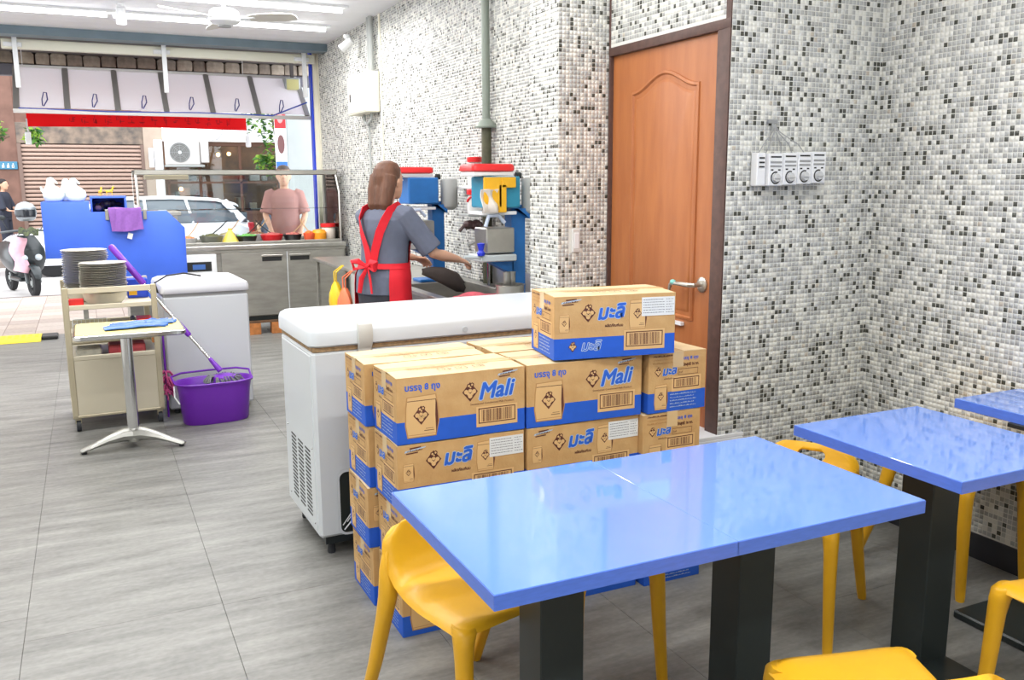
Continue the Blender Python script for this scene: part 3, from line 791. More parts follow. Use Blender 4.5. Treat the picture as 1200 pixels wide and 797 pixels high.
o = MB().box(0, .13, 0, .09, 0, .13, b=.006).box(.01, .06, -.001, .0, .02, .07, 1).build('blue_packet', [mat('packet_blue', (28, 70, 200), .4), M_yellow], None, cart_pt(.40, .40, .784)); tag(o, 'blue and yellow packet behind the plates on the trolley', 'packet')
# laundry style wire basket with cloths on the upper shelf
bk = thing('wire_basket', 'small white wire basket with a green cloth, upper shelf of the trolley', 'basket', cart_pt(.045, .06, .581))
b = MB()
for z in (.004, .05, .10): b.tube([(0, 0, z), (.20, 0, z), (.20, .2, z), (0, .2, z)], .0028, 5, closed=True)
for k in range(9):
    b.tube([(k*.025, 0, 0), (k*.025, 0, .10)], .0018, 4); b.tube([(k*.025, .2, 0), (k*.025, .2, .10)], .0018, 4)
b.build('wire_frame', M_white, bk)
o = MB().grid(lambda u, v: (.02+.16*u, .02+.15*v, .03+.03*math.sin(3.1*u)*math.sin(3.1*v)+.012*math.sin(11*u+5*v)), 14, 12, th=.01).build('green_cloth', mat('green_cloth', (110, 205, 180), .8)); o.location = cart_pt(.045, .06, .581); tag(o, 'crumpled green cloth in the wire basket on the trolley', 'cloth')
for (x, w_, h, c, nm, lab, z) in ((.26, .12, .095, (196, 186, 150), 'snack_packet', 'printed packets in a clear bag on the upper trolley shelf', .581),
    (.385, .03, .11, (60, 56, 60), 'dark_bottle', 'dark bottle on the upper trolley shelf', .581), (.425, .085, .085, (196, 200, 206), 'clear_box', 'clear box with a red lid on the upper trolley shelf', .581),
    (.05, .15, .05, (206, 204, 190), 'folded_paper', 'pale folded papers on the lower trolley shelf', .467), (.24, .22, .06, (206, 84, 92), 'red_tray', 'pinkish red tray on the lower trolley shelf', .467)):
    b = MB().box(0, w_, 0, .16, 0, h, b=.008)
    o = b.build(nm, mat(nm+'_mat', c, .5, noise=.3, nscale=25), None, cart_pt(x, .07, z)); tag(o, lab, nm.split('_')[1])
    if nm == 'clear_box': MB().box(-.003, w_+.003, -.003, .163, h, h+.02, b=.003).build('lid', M_red, o)
# ================================================================== SMALL TABLE WITH CREAM TOP
M_creamtop = mat('cream_laminate', (242, 218, 136), .4)
tt = thing('small_table', 'small rectangular cream topped table on a cast metal pedestal, blue gloves on it', 'table', (.145, 5.585, 0))
def rr_ring(w, h, r, z, n=5): return [(p, q, z) for p, q in rrect(w, h, r, n)]
MB().rings([rr_ring(.575, .50, .05, .695), rr_ring(.59, .515, .055, .70), rr_ring(.59, .515, .055, .718), rr_ring(.575, .50, .05, .723)]).build('edge_rim', M_chrome, tt, (.02, -.0, 0), angle=50)
MB().rings([rr_ring(.565, .49, .05, .7235), rr_ring(.563, .488, .05, .7255)]).build('tabletop', M_creamtop, tt, (.02, 0, 0))
MB().lathe([(.032, .085), (.032, .69), (.06, .694)], n=24).build('column', M_chrome, tt)
M_cast = mat('cast_aluminium', (176, 176, 170), .35, .7, noise=.2, nscale=8)
for a in (187, -23, 95):
    r = math.radians(a); b = MB(); b.T = TR(rz=r)
    rs = []
    for x, z, w_, h in ((.0, .080, .055, .045), (.06, .082, .046, .040), (.14, .066, .036, .026), (.22, .040, .030, .016), (.285, .020, .030, .012), (.296, .018, .022, .008)):
        rs.append([(x, w_*math.cos(t_*math.pi/5), z+h*math.sin(t_*math.pi/5)) for t_ in range(10)])
    b.rings(rs)
    lg = b.build('base_leg', M_cast, tt)
    b = MB(); b.T = TR(rz=r); b.lathe([(.014, 0), (.016, .006), (.012, .012)], (.275, 0, 0), 10); b.build('rubber_foot', M_rubber, lg)
MB().lathe([(.045, .04), (.05, .06), (.045, .10), (.034, .12)], n=20).build('hub', M_cast, tt)
# blue rubber gloves lying on the top
M_glove = mat('blue_rubber', (52, 108, 205), .4, noise=.15, nscale=12)
def glove(x, y, a, lab, s=1):
    t = MB(); rs = []
    T_ = TR((x, y, .726), rz=a)
    t.T = T_
    def blob(pts): 
        r_ = []
        for px, py, w_, h in pts: r_.append([(px, py+w_*math.cos(k*math.pi/6), max(.001, h+h*.95*math.sin(k*math.pi/6)) ) for k in range(12)])
        t.rings(r_)
    blob([(-.24, .0, .055, .008), (-.2, .004, .06, .012), (-.12, -.004, .05, .010), (-.05, .003, .048, .014), (0, 0, .046, .012), (.03, 0, .04, .010)])
    for fy, ln, an in ((-.034, .07, -.25), (-.012, .085, -.06), (.012, .085, .1), (.034, .07, .35)):
        ca, sa = math.cos(an), math.sin(an); r_ = []
        for q, w_ in ((0, .012), (.35, .0115), (.8, .010), (1, .005)):
            cx, cy = .02+ln*q*ca, fy+ln*q*sa; h = .009
            r_.append([(cx-sa*w_*math.cos(k*math.pi/5), cy+ca*w_*math.cos(k*math.pi/5), max(.001, h+.008*math.sin(k*math.pi/5)+.003*math.sin(q*6))) for k in range(10)])
        t.rings(r_)
    t.tube([(-.04, .04, .012), (-.01, .068, .014), (.02, .082, .010)], [.012, .011, .007], 8)
    o = t.build('rubber_glove', M_glove); tag(o, lab, 'glove', 'blue rubber gloves on the cream table')
glove(.17, 5.62, math.radians(184), 'blue rubber glove lying on the left of the cream tabletop')
glove(.27, 5.52, math.radians(5), 'crumpled blue rubber glove near the right edge of the cream table')
glove(.33, 5.65, math.radians(20), 'blue rubber glove behind the crumpled one on the cream table')
# ================================================================== MOP AND BUCKET
bu = thing('mop_bucket', 'oval purple mop bucket standing before the small white freezer', 'bucket', (.665, 6.0, 0), math.radians(4))
def oval(w, h, z, n=36, e=2.6):
    out = []
    for i in range(n):
        t_ = 2*math.pi*i/n; c, s_ = math.cos(t_), math.sin(t_)
        k = 1-.045*math.exp(-(c/.22)**2)                      # pinched waist between the two wells
        out.append((w*math.copysign(abs(c)**(2/e), c), k*h*math.copysign(abs(s_)**(2/e), s_), z))
    return out
MB().rings([oval(.20, .105, .0), oval(.208, .112, .01), oval(.225, .125, .2), oval(.236, .135, .262), oval(.247, .146, .264), oval(.25, .149, .275), oval(.243, .142, .279), oval(.230, .129, .268), oval(.20, .105, .02)], cap0=True, cap1=True).build('tub', M_purple, bu, angle=50)
b = MB(); b.tube([(-.25, -.0, .255), (-.262, -.08, .20), (-.25, -.155, .10)][:2]+[(-.245, -.15, .17)], .005, 6); b.build('carry_handle', M_white, bu)
b = MB(); b.tube([(-.245, .02, .272), (-.25, .10, .30), (-.18, .165, .305), (0, .18, .305), (.18, .165, .305), (.25, .10, .30), (.245, .02, .272)], .007, 8); b.build('rim_handle', M_purple, bu)
mo = thing('spin_mop', 'mop with purple and steel handle leaning across, head in the purple bucket', 'mop', (.73, 6.0, .27))
A0, A1 = Vector((0, 0, .03)), Vector((.118-.73, 6.45-6.0, 1.145-.27))
dirm = (A1-A0)
def pt(q): return A0+dirm*q
MB().tube([pt(.03), pt(.12), pt(.13)], [.02, .013, .010], 12).build('head_socket', M_purple, mo)
MB().tube([pt(.12), pt(.72)], .0105, 12).build('steel_pole', M_chrome, mo)
MB().tube([pt(.30), pt(.31), pt(.41), pt(.42)], [.012, .018, .018, .012], 14).build('middle_grip', M_purple, mo)
MB().tube([pt(.70), pt(.71), pt(.99), pt(1.0)], [.014, .021, .022, .014], 14).build('handle_grip', M_purple, mo)
MB().lathe([(.0, .045), (.05, .045), (.075, .035), (.08, .022), (.0, .018)], (0, 0, -.01), 24).build('mop_disc', M_purple, mo)
b = MB()
for k in range(90):
    a = rnd.uniform(0, 2*math.pi); l = rnd.uniform(.05, .095); r0 = rnd.uniform(.03, .07); z = rnd.uniform(-.005, .018)
    b.tube([(r0*math.cos(a), r0*.8*math.sin(a), z+.01), ((r0+l*.4)*math.cos(a+.1), (r0+l*.4)*math.sin(a+.1)*.8, z+.014), ((r0+l*.75)*math.cos(a+.25), min(.10, (r0+l*.75)*math.sin(a+.25)*.8), z-.02)], .0045, 5)
o = b.build('mop_strands', mat('grey_mop_yarn', (120, 124, 122), .9), mo); o['kind'] = 'stuff'
# pink duster hanging beside the cart
b = MB()
for k in range(60):
    a = rnd.uniform(0, 6.28); z = rnd.uniform(-.02, .14); b.tube([(0, 0, z), (.03*math.cos(a), .03*math.sin(a), z-.01), (.05*math.cos(a), .05*math.sin(a), z-.04)], .005, 4)
du = thing('duster', 'pink and purple duster standing between the trolley and small freezer', 'duster', (.385, 6.22, .18)); o = b.build('duster_strands', mat('pink_fluff', (214, 92, 150), .9), du); o['kind'] = 'stuff'
MB().tube([(0, 0, -.18), (0, 0, .45)], .007, 8).build('stick', M_purple, du)
# ================================================================== CEILING FAN, SPOTLIGHTS
fan = thing('ceiling_fan', 'white ceiling fan with three blades near the shop front', 'fan', (1.075, 7.43, 2.74))
MB().lathe([(.0, 0), (.045, .0), (.06, .012), (.10, .02), (.118, .035), (.118, .07), (.108, .082), (.112, .088), (.112, .105), (.09, .125), (.03, .14)], n=32).build('motor_housing', M_white, fan)
MB().lathe([(.1185, .0), (.1195, .006), (.1185, .012)], (0, 0, .058), 32).build('dark_ring', M_grey, fan)
MB().lathe([(.05, -.006), (.052, .003)], n=24).build('cap', M_grey, fan)
MB().lathe([(.014, .13), (.014, .285)], n=12).lathe([(.02, .235), (.06, .27), (.065, .288)], n=24).build('downrod', M_white, fan)
for a in (-30, 90, 210):
    b = MB(); b.T = TR(rz=math.radians(a)) @ TR(rx=math.radians(-14))
    pts = []
    for i in range(15):
        u = i/14; pts.append((.19+.36*u, .045+.028*math.sin(math.pi*u*.9)))
    out = pts+[(.565, .02), (.565, -.02)]+[(x, -y) for x, y in pts[::-1]]
    b.prism(out, .060, .066, 'z'); bl = b.build('blade', mat('fan_blade_beige', (208, 204, 196), .5), fan)
    b = MB(); b.T = TR(rz=math.radians(a)); b.box(.09, .24, -.016, .016, .054, .060, b=.002); b.build('blade_arm', M_white, bl)
def spotlight(loc, a, lab):
    t = thing('spotlight', lab, 'spotlight', loc)
    MB().lathe([(.03, -.03), (.03, 0)], n=14).build('mount', M_white, t)
    MB().tube([(0, 0, -.03), (0, 0, -.07)], .010, 8).build('arm', M_white, t)
    b = MB(); b.T = TR((0, 0, -.09), rx=a[0], rz=a[1]); b.lathe([(.02, .07), (.036, .065), (.040, .0), (.040, -.07), (.035, -.07), (.034, -.06)], n=20); b.build('lamp_head', M_white, t)
    b = MB(); b.T = TR((0, 0, -.09), rx=a[0], rz=a[1]); b.lathe([(.001, -.055), (.034, -.056)], n=20, cap0=False, cap1=False); b.build('lens', mat('lens', (235, 235, 230), .2), t)
spotlight((.385, 8.38, CEIL-.015), (.35, 0), 'white spotlight hanging from the ceiling left of the fan')
spotlight((2.38, 8.70, CEIL-.09), (1.0, .9), 'white spotlight on the tiled wall just below the ceiling')
# ================================================================== REFRIGERATED COUNTER WITH DISPLAY CASE
co = thing('food_counter', 'stainless refrigerated counter with two doors facing inside, on wooden blocks', 'counter', (.30, 9.30, 0))
CW = 2.15
MB().box(0, CW, .02, .74, .19, .86, b=.004).build('cabinet', M_steel2, co)
MB().box(-.01, CW+.01, -.015, .76, .88, .93, b=.010).build('worktop', M_steel, co)
MB().box(0, CW, .0, .03, .855, .882).build('rail', M_steel2, co)
for x0, x1, hx in ((.875, 1.525, 1.375), (1.535, 2.13, 1.66)):
    d = MB().box(x0, x1, -.006, .02, .20, .852, b=.004).build('door', M_steel2, co)
    MB().box(hx-.10, hx+.10, -.008, .0, .755, .81, b=.003).box(hx-.11, hx+.11, -.020, -.006, .800, .822, b=.004, m=1).build('handle', [M_black, M_steel], d)
MB().box(1.527, 1.533, -.004, .0, .2, .85).build('door_gap', M_white, co)
cp_ = MB().box(.36, .83, -.008, .02, .25, .85, b=.006).build('control_panel', M_white, co)
MB().box(.52, .78, -.010, -.006, .68, .775, b=.001).box(.60, .72, -.0115, -.009, .70, .75, 1).build('display', [M_black, mat('dim_blue_display', (70, 110, 180), .3)], cp_)
MB().box(0, .34, -.006, .02, .20, .852, b=.004).build('side_door', M_steel2, co)
for x in (.12, 1.15, 1.42, 2.0):
    bl = MB().box(x-.08, x+.08, .0, .10, 0, .12, b=.003).build('wooden_block', mat('pallet_wood', (200, 128, 70), .8, noise=.3, nscale=20), co)
MB().box(0, CW, .0, .10, .12, .145, b=.003).build('wooden_batten', mat('dark_pallet_wood', (110, 80, 56), .85, noise=.3, nscale=20), co)
MB().box(0, CW, .03, .72, .145, .19).build('plinth', M_dark, co)
# glass case
dc = thing('display_case', 'glass display case with steel top frame standing on the food counter', 'display case', (.44, 9.32, .93))
DW = 1.98
fr = MB()
for z0, z1, y0, y1 in ((.70, .745, .12, .17), (.70, .745, .64, .68), (0, .03, 0, .03), (0, .03, .65, .68)): fr.box(0, DW, y0, y1, z0, z1, b=.004)
f_ = fr.build('frame_rail', M_steel2, dc)
MB().box(0, DW, .12, .68, .745, .752).build('top_glass', M_glass, dc)
MB().box(.02, DW-.02, .672, .678, .03, .70).build('front_glass', M_glass, dc)
for x in (0, DW-.006):
    b = MB(); b.prism([(.0, .0), (.68, .0), (.68, .70), (.14, .70), (.01, .52)], x, x+.006, 'x'); b.build('end_glass', M_glass, dc)
for x in (0, DW-.02):
    MB().tube([(x+.01, .01, 0), (x+.01, .01, .52), (x+.01, .145, .71)], .012, 8).tube([(x+.01, .665, 0), (x+.01, .665, .72)], .012, 8).build('corner_post', M_steel, dc)
MB().box(.02, DW-.02, .42, .67, .34, .346).build('glass_shelf', M_glass, dc)
MB().box(.10, .50, .20, .50, .655, .700, b=.004).build('lamp_housing', mat('case_lamp_cream', (240, 228, 196), .5), dc)
# tubs and bowls of toppings along the counter
def bowl_thing(x, y, r, h, cb, cf, lab, sp=None, z=.932, heap=.6):
    t = thing('topping_bowl', lab, 'bowl', (x, y, z), group='bowls of toppings along the counter')
    MB().lathe([(.55*r, 0), (.8*r, .1*h), (.97*r, .7*h), (r*1.03, h), (r*1.0, h*1.02), (.93*r, .75*h), (.6*r, .2*h)], n=24).build('bowl', mat('bowl_%d_%d_%d' % cb, cb, .35), t)
    b = MB()
    rr = random.Random(int(x*1000))
    b.lathe([(.92*r, .72*h), (.7*r, h*(.8+.3*heap)), (.35*r, h*(.9+.5*heap)), (.02, h*(.95+.5*heap))], n=16)
    for k in range(26):
        a, q = rr.uniform(0, 6.28), rr.uniform(0, .8)*r; b.ball((q*math.cos(a), q*math.sin(a), h*(.95+.4*heap*(1-q/r))), (.016, .014, .012), 6)
    f = b.build('topping', mat('food_%d_%d_%d' % cf, cf, .6, noise=.35, nscale=60), t); f['kind'] = 'stuff'
    if sp is not None:
        b = MB(); b.tube([(0, -.01, h*1.1), (.09*sp, .02, h+.09), (.14*sp, .03, h+.15)], .006, 6); b.build('spoon_handle', M_black if abs(sp) > 1 else mat('wood_spoon', (196, 160, 120), .6), t)
for x, y, r, h, cb, cf, sp, lab in (
    (.89, 9.50, .09, .07, (206, 204, 200), (232, 150, 96), .8, 'shallow bowl with an orange topping, leftmost along the counter'),
    (1.12, 9.52, .115, .085, (120, 122, 110), (104, 106, 72), 1.2, 'wide steel bowl of dark green topping on the counter'),
    (1.47, 9.52, .105, .075, (30, 32, 32), (116, 186, 96), 1.1, 'black bowl with a bright green topping on the counter'),
    (1.73, 9.54, .115, .08, (214, 34, 40), (196, 100, 96), -1.1, 'red bowl of pinkish topping on the counter'),
    (1.95, 9.56, .095, .075, (36, 36, 38), (206, 120, 112), 1.0, 'black bowl of pink topping right of the red bowl'),
    (2.10, 9.44, .06, .09, (232, 96, 60), (244, 130, 60), -.6, 'small orange red tub on the counter'),
    (1.32, 9.78, .10, .08, (206, 204, 200), (210, 196, 150), .9, 'pale bowl behind the green topping bowl on the counter'),
    (1.60, 9.80, .11, .08, (200, 200, 200), (170, 120, 90), 1.0, 'steel bowl with brown topping near the front glass')):
    bowl_thing(x, y, r, h, cb, cf, lab, sp)
b = MB(); rs = []
for r_, z in ((.085, 0), (.075, .04), (.04, .10), (.018, .14), (.022, .16)): rs.append([(r_*math.cos(k*math.pi/7)*(1+.12*math.sin(k*2.3)), r_*math.sin(k*math.pi/7), z) for k in range(14)])
b.rings(rs); o = b.build('yellow_bag', mat('pale_yellow_bag', (238, 214, 96), .5), None, (1.30, 9.46, .932)); tag(o, 'pale yellow knotted bag between two bowls on the counter', 'bag')
o = MB().lathe([(.05, 0), (.075, .02), (.08, .09), (.06, .12), (.0, .13)], n=20).build('orange_fruit_tub', mat('orange_plastic', (250, 160, 40), .4), None, (2.21, 9.46, .932)); tag(o, 'rounded orange plastic tub beside the jar with a red lid', 'tub')
jr = thing('counter_jar', 'clear jar with red lid at the right end of the counter', 'jar', (2.335, 9.56, .932))
MB().lathe([(.07, 0), (.075, .01), (.075, .13), (.065, .145)], n=24).build('jar_body', mat('milky_jar', (226, 214, 200), .25), jr); MB().lathe([(.082, .145), (.082, .18), (.0, .183)], n=24).build('lid', M_red, jr)
# ================================================================== STEEL SINK COUNTER ALONG THE LONG WALL
sk = thing('sink_counter', 'stainless steel sink counter along the tiled long wall behind the freezer', 'sink', (1.88, 4.50, 0))
SL = 3.87; SX = .60
MB().box(0, SX, 1.34, SL, .825, .853, b=.006).box(0, .06, .44, 1.34, .825, .853, b=.004).box(.52, SX, .44, 1.34, .825, .853, b=.004).box(0, SX, 0, .44, .825, .853, b=.004).build('worktop', M_steel, sk)
b = MB(); b.box(.06, .07, .44, 1.34, .62, .85).box(.51, .52, .44, 1.34, .62, .85).box(.06, .52, .44, .45, .62, .85).box(.06, .52, 1.33, 1.34, .62, .85).box(.06, .52, .44, 1.34, .61, .62); b.build('sink_bowl', M_steel2, sk)
MB().box(SX-.02, SX, 0, 1.0, .853, .985, b=.004).build('backsplash', M_steel, sk)
for x in (.03, SX-.05):
    for y in (.03, 1.3, 2.3, SL-.05): MB().box(x, x+.03, y, y+.03, 0, .825, b=.003).build('leg', M_steel2, sk)
MB().box(.02, SX-.02, .05, SL-.03, .20, .225, b=.004).build('lower_shelf', M_steel2, sk)
MB().tube([(.55, 1.0, .853), (.55, 1.0, 1.12), (.48, 1.0, 1.16), (.40, 1.0, 1.13)], .011, 10).build('tap', M_chrome, sk)
# cup sealing machines
M_mblue = mat('machine_blue', (36, 112, 186), .45, noise=.12, nscale=14)
M_mgrey = mat('machine_motor_grey', (168, 172, 170), .5)
def sealer(y, dx, lab, extra):
    t = thing('cup_sealing_machine', lab, 'machine', (2.30+dx, y, .853), group='blue cup sealing machines')
    MB().box(-.05, .04, -.05, .05, 0, .56, b=.004).build('column', M_mblue, t)
    MB().box(-.16, .07, -.085, .085, 0, .02, b=.004).build('base_plate', M_mblue, t)
    MB().box(-.24, -.02, -.11, .11, .545, .725, b=.008).build('head', M_mblue if extra == 0 else mat('machine_teal', (44, 138, 170), .45), t)
    b = MB(); b.prism([(-.06, .54), (.05, .54), (.05, .48), (-.10, .60)], -.09, .09, 'y'); b.build('gusset', M_mblue, t)
    rs = [[(-.185+p*1.0, q, z) for p, q in rrect(w_, d_, .03, 4)] for w_, d_, z in ((.25, .20, .752), (.27, .22, .758), (.27, .22, .785), (.25, .20, .795))]
    MB().rings(rs).build('lid', M_red, t, angle=50)
    MB().box(-.31, -.06, -.10, .10, .728, .75, b=.003).build('lid_base', M_white, t)
    MB().tube([(.0, 0, .73), (.03, 0, .73)], .02, 10).build('hinge', M_dark, t)
    MB().lathe([(.03, .50), (.055, .52), (.06, .53), (.06, .70), (.055, .715), (.0, .72)], (.075, -.06, 0), 24).build('motor', M_mgrey, t)
    MB().box(-.26, -.04, -.10, .10, .505, .525, b=.003).build('film_plate', M_white, t)
    MB().box(-.23, -.05, -.09, .09, .285, .43, b=.006).build('film_box', M_steel, t)
    b = MB(); b.box(-.27, -.04, -.10, .10, .235, .275, b=.006); b.tube([(-.26, -.09, .262), (-.37, -.09, .27)], .010, 8); b.build('tray', mat('pale_grey_cast', (190, 198, 200), .4), t)
    b = MB(); b.prism([(-.20, .235), (-.04, .235), (-.04, .15)], -.05, .05, 'y'); b.build('tray_bracket', M_mblue, t)
    b = MB(); b.tube([(-.24, -.10, .44), (-.22, -.10, .50), (-.16, -.10, .505), (-.12, -.10, .46)], .012, 8); b.build('lever', mat('pale_blue_enamel', (190, 204, 226), .3), t)
    MB().lathe([(.02, 0), (.024, .015), (.014, .03), (.02, .055), (.024, .07), (0, .075)], (-.27, -.10, .275), 14).build('knob', mat('cobalt_knob', (34, 54, 200), .3), t)
    if extra:
        MB().box(-.26, -.15, -.135, -.115, .55, .72, b=.004).box(-.15, -.06, -.135, -.115, .66, .72, b=.004).box(-.17, -.12, -.135, -.115, .52, .68, b=.004).build('guard', M_yellow, t)
        b = MB(); b.grid(lambda u, v: (-.28+.10*u, -.14-.012*math.sin(9*u+4*v)-.01*math.sin(v*7), .52+.13*v), 10, 10, th=.006); b.build('plastic_sleeve', mat('milky_plastic', (222, 214, 206), .3), t)
    return t
sealer(4.80, 0, 'blue cup sealing machine with a yellow guard and red lid, right one by the pillar', 1)
sealer(5.95, -.07, 'blue cup sealing machine with a red lid, half hidden by the worker', 0)
# pot, cups, towel, shelf jars
o = MB().lathe([(.070, 0), (.080, .005), (.083, .108), (.087, .113), (.081, .113), (.078, .01), (.0, .012)], n=32).build('steel_pot', M_steel, None, (2.165, 4.60, .8535)); tag(o, 'round stainless pot on the sink counter under the sealing machine', 'pot')
for k, (x, y) in enumerate(((2.15, 4.61), (2.185, 4.615))):
    o = MB().lathe([(.018, 0), (.022, .16), (.024, .17), (.02, .17), (.016, .01)], n=16).build('steel_cup', M_steel, None, (x, y, .866)); tag(o, 'tall steel tube standing in the round pot, %s' % ('nearer the worker' if k == 0 else 'nearer the pillar'), 'cup', 'steel tubes in the pot')
o = MB().grid(lambda u, v: (1.90+.27*u, 4.66+.03*math.sin(u*9)+.16*v, .882+.016*math.sin(7*u+2)*math.cos(5*v)+.02*math.sin(math.pi*v)), 24, 14, th=.012).build('pink_towel', mat('dusky_pink_towel', (190, 84, 96), .9, noise=.2, nscale=40)); tag(o, 'dusky pink towel lying crumpled over the near end of the sink counter', 'towel')
ws = MB().box(2.36, 2.498, 5.55, 6.10, 1.50, 1.515, b=.002).build('wall_shelf', M_white); tag(ws, 'narrow white wall shelf behind the sealing machines holding jars', 'shelf')
def wjar(x, y, z, h, lab):
    t = thing('syrup_jar', lab, 'jar', (x, y, z), group='jars with red lids')
    MB().lathe([(.045, 0), (.05, .01), (.05, h-.03), (.035, h)], n=20).build('jar_body', mat('white_jar', (226, 226, 224), .3), t)
    MB().lathe([(.052, h-.005), (.054, h+.025), (.05, h+.03), (0, h+.03)], n=20).build('lid', M_red, t)
    b = MB(); b.tube([(-.051*math.cos(a), -.051*math.sin(a), h*.62+.03*math.sin(a*2)) for a in [k*.25 for k in range(8)]], .008, 6); b.build('red_swirl', M_red, t)
wjar(2.43, 5.72, 1.515, .17, 'white jar with a red lid and swirl on the wall shelf')
wjar(2.30, 5.42, 1.34, .13, 'white jar with a red lid on the lower bracket by the worker')
br = MB().box(2.22, 2.498, 5.34, 5.50, 1.325, 1.34, b=.002).build('wall_bracket', M_mgrey); tag(br, 'grey wall bracket carrying the lower jar and a dark bag', 'bracket')
b = MB()
for k in range(5): b.ball((.02*k-.04, .01*math.sin(k*2), .03+.012*math.sin(k*3)), (.035, .04, .03), 10)
b.tube([(.0, 0, .04), (-.07, 0, .02), (-.10, 0, -.01)], .012, 8); o = b.build('dark_bag', mat('dark_brown_film', (70, 52, 52), .4)); o.location = (2.28, 5.40, 1.24)
tag(o, 'dark crumpled bag hanging under the lower jar bracket', 'bag'); b = None
# bags hanging from the counter edge
def hang_bag(y, z, w_, h, c, lab):
    b = MB(); n = 18; rs = []
    for q, (wy, dx, zz) in enumerate(((.35, .012, 1), (.55, .03, .88), (.9, .05, .62), (1, .055, .35), (.95, .05, .1), (.7, .03, 0))):
        rs.append([(1.865-.06+dx*math.cos(2*math.pi*i/n)+.008*math.sin(i*2.1+q), y+w_/2*wy*math.sin(2*math.pi*i/n)+.004*math.sin(3*i), z+h*(1-zz)*-1) for i in range(n)])
    b.rings(rs)
    for s in (-1, 1): b.tube([(1.80, y+s*w_*.15, z), (1.80, y+s*w_*.18, z+.08), (1.862, y+s*.02, z+.13), (1.872, y, z+.13)], .006, 6)
    o = b.build('plastic_bag', mat('bag_%d_%d_%d' % c, c, .45, noise=.12, nscale=12)); tag(o, lab, 'bag', 'plastic bags hanging at the counter')
hang_bag(7.20, .74, .20, .26, (246, 206, 40), 'yellow plastic bag hanging from the sink counter edge')
hang_bag(6.92, .72, .24, .26, (250, 128, 84), 'orange plastic bag hanging beside the yellow bag')
# ================================================================== WALL FITTINGS
eb = thing('electric_box', 'cream electric box on the tiled long wall with conduits above', 'electric box', (XL-.004, 8.06, 2.18))
MB().box(-.13, -.001, 0, .62, 0, .36, b=.006).build('case', M_cream, eb)
MB().box(-.137, -.13, .02, .60, .015, .345, b=.003).build('cover', mat('box_cover', (236, 230, 224), .5), eb)
MB().box(-.145, -.137, .50, .515, .12, .19).build('latch', M_black, eb)
MB().tube([(-.04, .10, .36), (-.04, .10, .86)], .022, 10).tube([(-.04, .17, .36), (-.04, .17, .86)], .018, 10).build('conduit', M_mgrey, eb)
MB().tube([(-.05, .36, 0), (-.05, .34, -.07), (-.05, .26, -.10), (-.05, .12, -.06), (-.05, .12, 0)], .012, 8).tube([(-.02, .30, -.05), (-.02, .30, -1.2)], .010, 8).build('cable', M_mgrey, eb)
pi_ = thing('drain_pipe', 'grey green pipe running down the tiled wall with a flange above the machines', 'pipe', (2.45, 5.56, 0))
MB().tube([(0, 0, 1.92), (0, 0, CEIL)], .028, 14).build('upper_pipe', mat('grey_green_paint', (132, 142, 132), .45), pi_)
MB().lathe([(.07, 1.90), (.072, 1.91), (.06, 1.93), (.03, 1.96)], n=24).build('flange', mat('grey_green_paint', (132, 142, 132)), pi_)
MB().tube([(0, 0, .86), (0, 0, 1.90)], .034, 14).build('lower_pipe', mat('dark_olive_pipe', (84, 84, 62), .5, noise=.3, nscale=20), pi_)
sw = thing('wall_switch', 'pale blank switch plate on the tiled pillar face', 'switch', (2.199, YP-.001, 1.255))
MB().box(-.022, .022, -.012, 0, -.058, .058, b=.003).build('plate', mat('switch_plate', (214, 214, 212), .4), sw)
MB().box(-.014, .014, -.016, -.012, -.04, .04, b=.002).build('rocker', M_white, sw)
# the row of four dial controllers
dl = thing('dial_controllers', 'white panel of four dial controllers with wires on the tiled corner wall', 'control panel', (2.505, YC-.004, 1.525))
MB().box(.0, .045, -.040, 0, .0, .135, b=.003).build('terminal_block', M_white, dl)
for k in range(3): MB().box(.010, .036, -.043, -.039, .075+.018*k, .081+.018*k).build('slot', M_black, dl)
for k in range(4):
    x = .05+.078*k
    u = MB().box(x, x+.075, -.055, 0, .0+.003*k, .132+.003*k, b=.003).build('controller', M_white, dl)
    b = MB()
    b.box(x+.008, x+.062, -.0565, -.055, .115+.003*k, .121+.003*k); b.box(x+.006, x+.066, -.056, -.055, .092+.003*k, .100+.003*k, 1); b.box(x+.006, x+.066, -.056, -.055, .076+.003*k, .084+.003*k, 1)
    b.box(x+.010, x+.022, -.0562, -.055, .062+.003*k, .068+.003*k); b.box(x+.048, x+.060, -.0562, -.055, .062+.003*k, .068+.003*k)
    b.build('label_print', [M_black, M_grey], u)
    b = MB(); b.T = TR((x+.036, -.055, .033+.003*k), rx=math.pi/2)
    n = 26; rs = []
    for r_, z in ((.026, 0), (.026, .0012), (.0205, .0012), (.0205, 0)): rs.append([(r_*math.cos(a), r_*math.sin(a), z) for a in [math.radians(70+q*300/n) for q in range(n+1)]])
    b.rings([list(c) for c in zip(*rs)]); b.build('scale_ring', M_black, u)
    b = MB(); b.T = TR((x+.036, -.055, .033+.003*k), rx=math.pi/2); b.lathe([(.018, 0), (.017, .012), (.0, .013)], n=20); b.box(-.016, .016, -.0025, .0025, .012, .017); b.build('dial', mat('dial_grey', (200, 202, 202), .4), u)
wb = MB()
for x0, x1 in ((.06, .09), (.14, .10), (.20, .11), (.27, .12), (.02, .08)):
    wb.tube([(x0, -.02, .133), (x0+.3*(x1-x0), -.03, .17), (x1, -.03, .22), (.10, -.006, .262)], .0022, 6)
wb.build('wires', M_grey, dl); MB().box(.075, .125, -.012, 0, .255, .272, b=.002).build('wire_clip', M_grey, dl)
b = MB().tube([(.10, -.002, .27), (.103, -.002, .70), (.10, -.002, 1.50)], .002, 5); b.build('thin_wire', mat('pale_wire', (222, 222, 216), .5), dl)
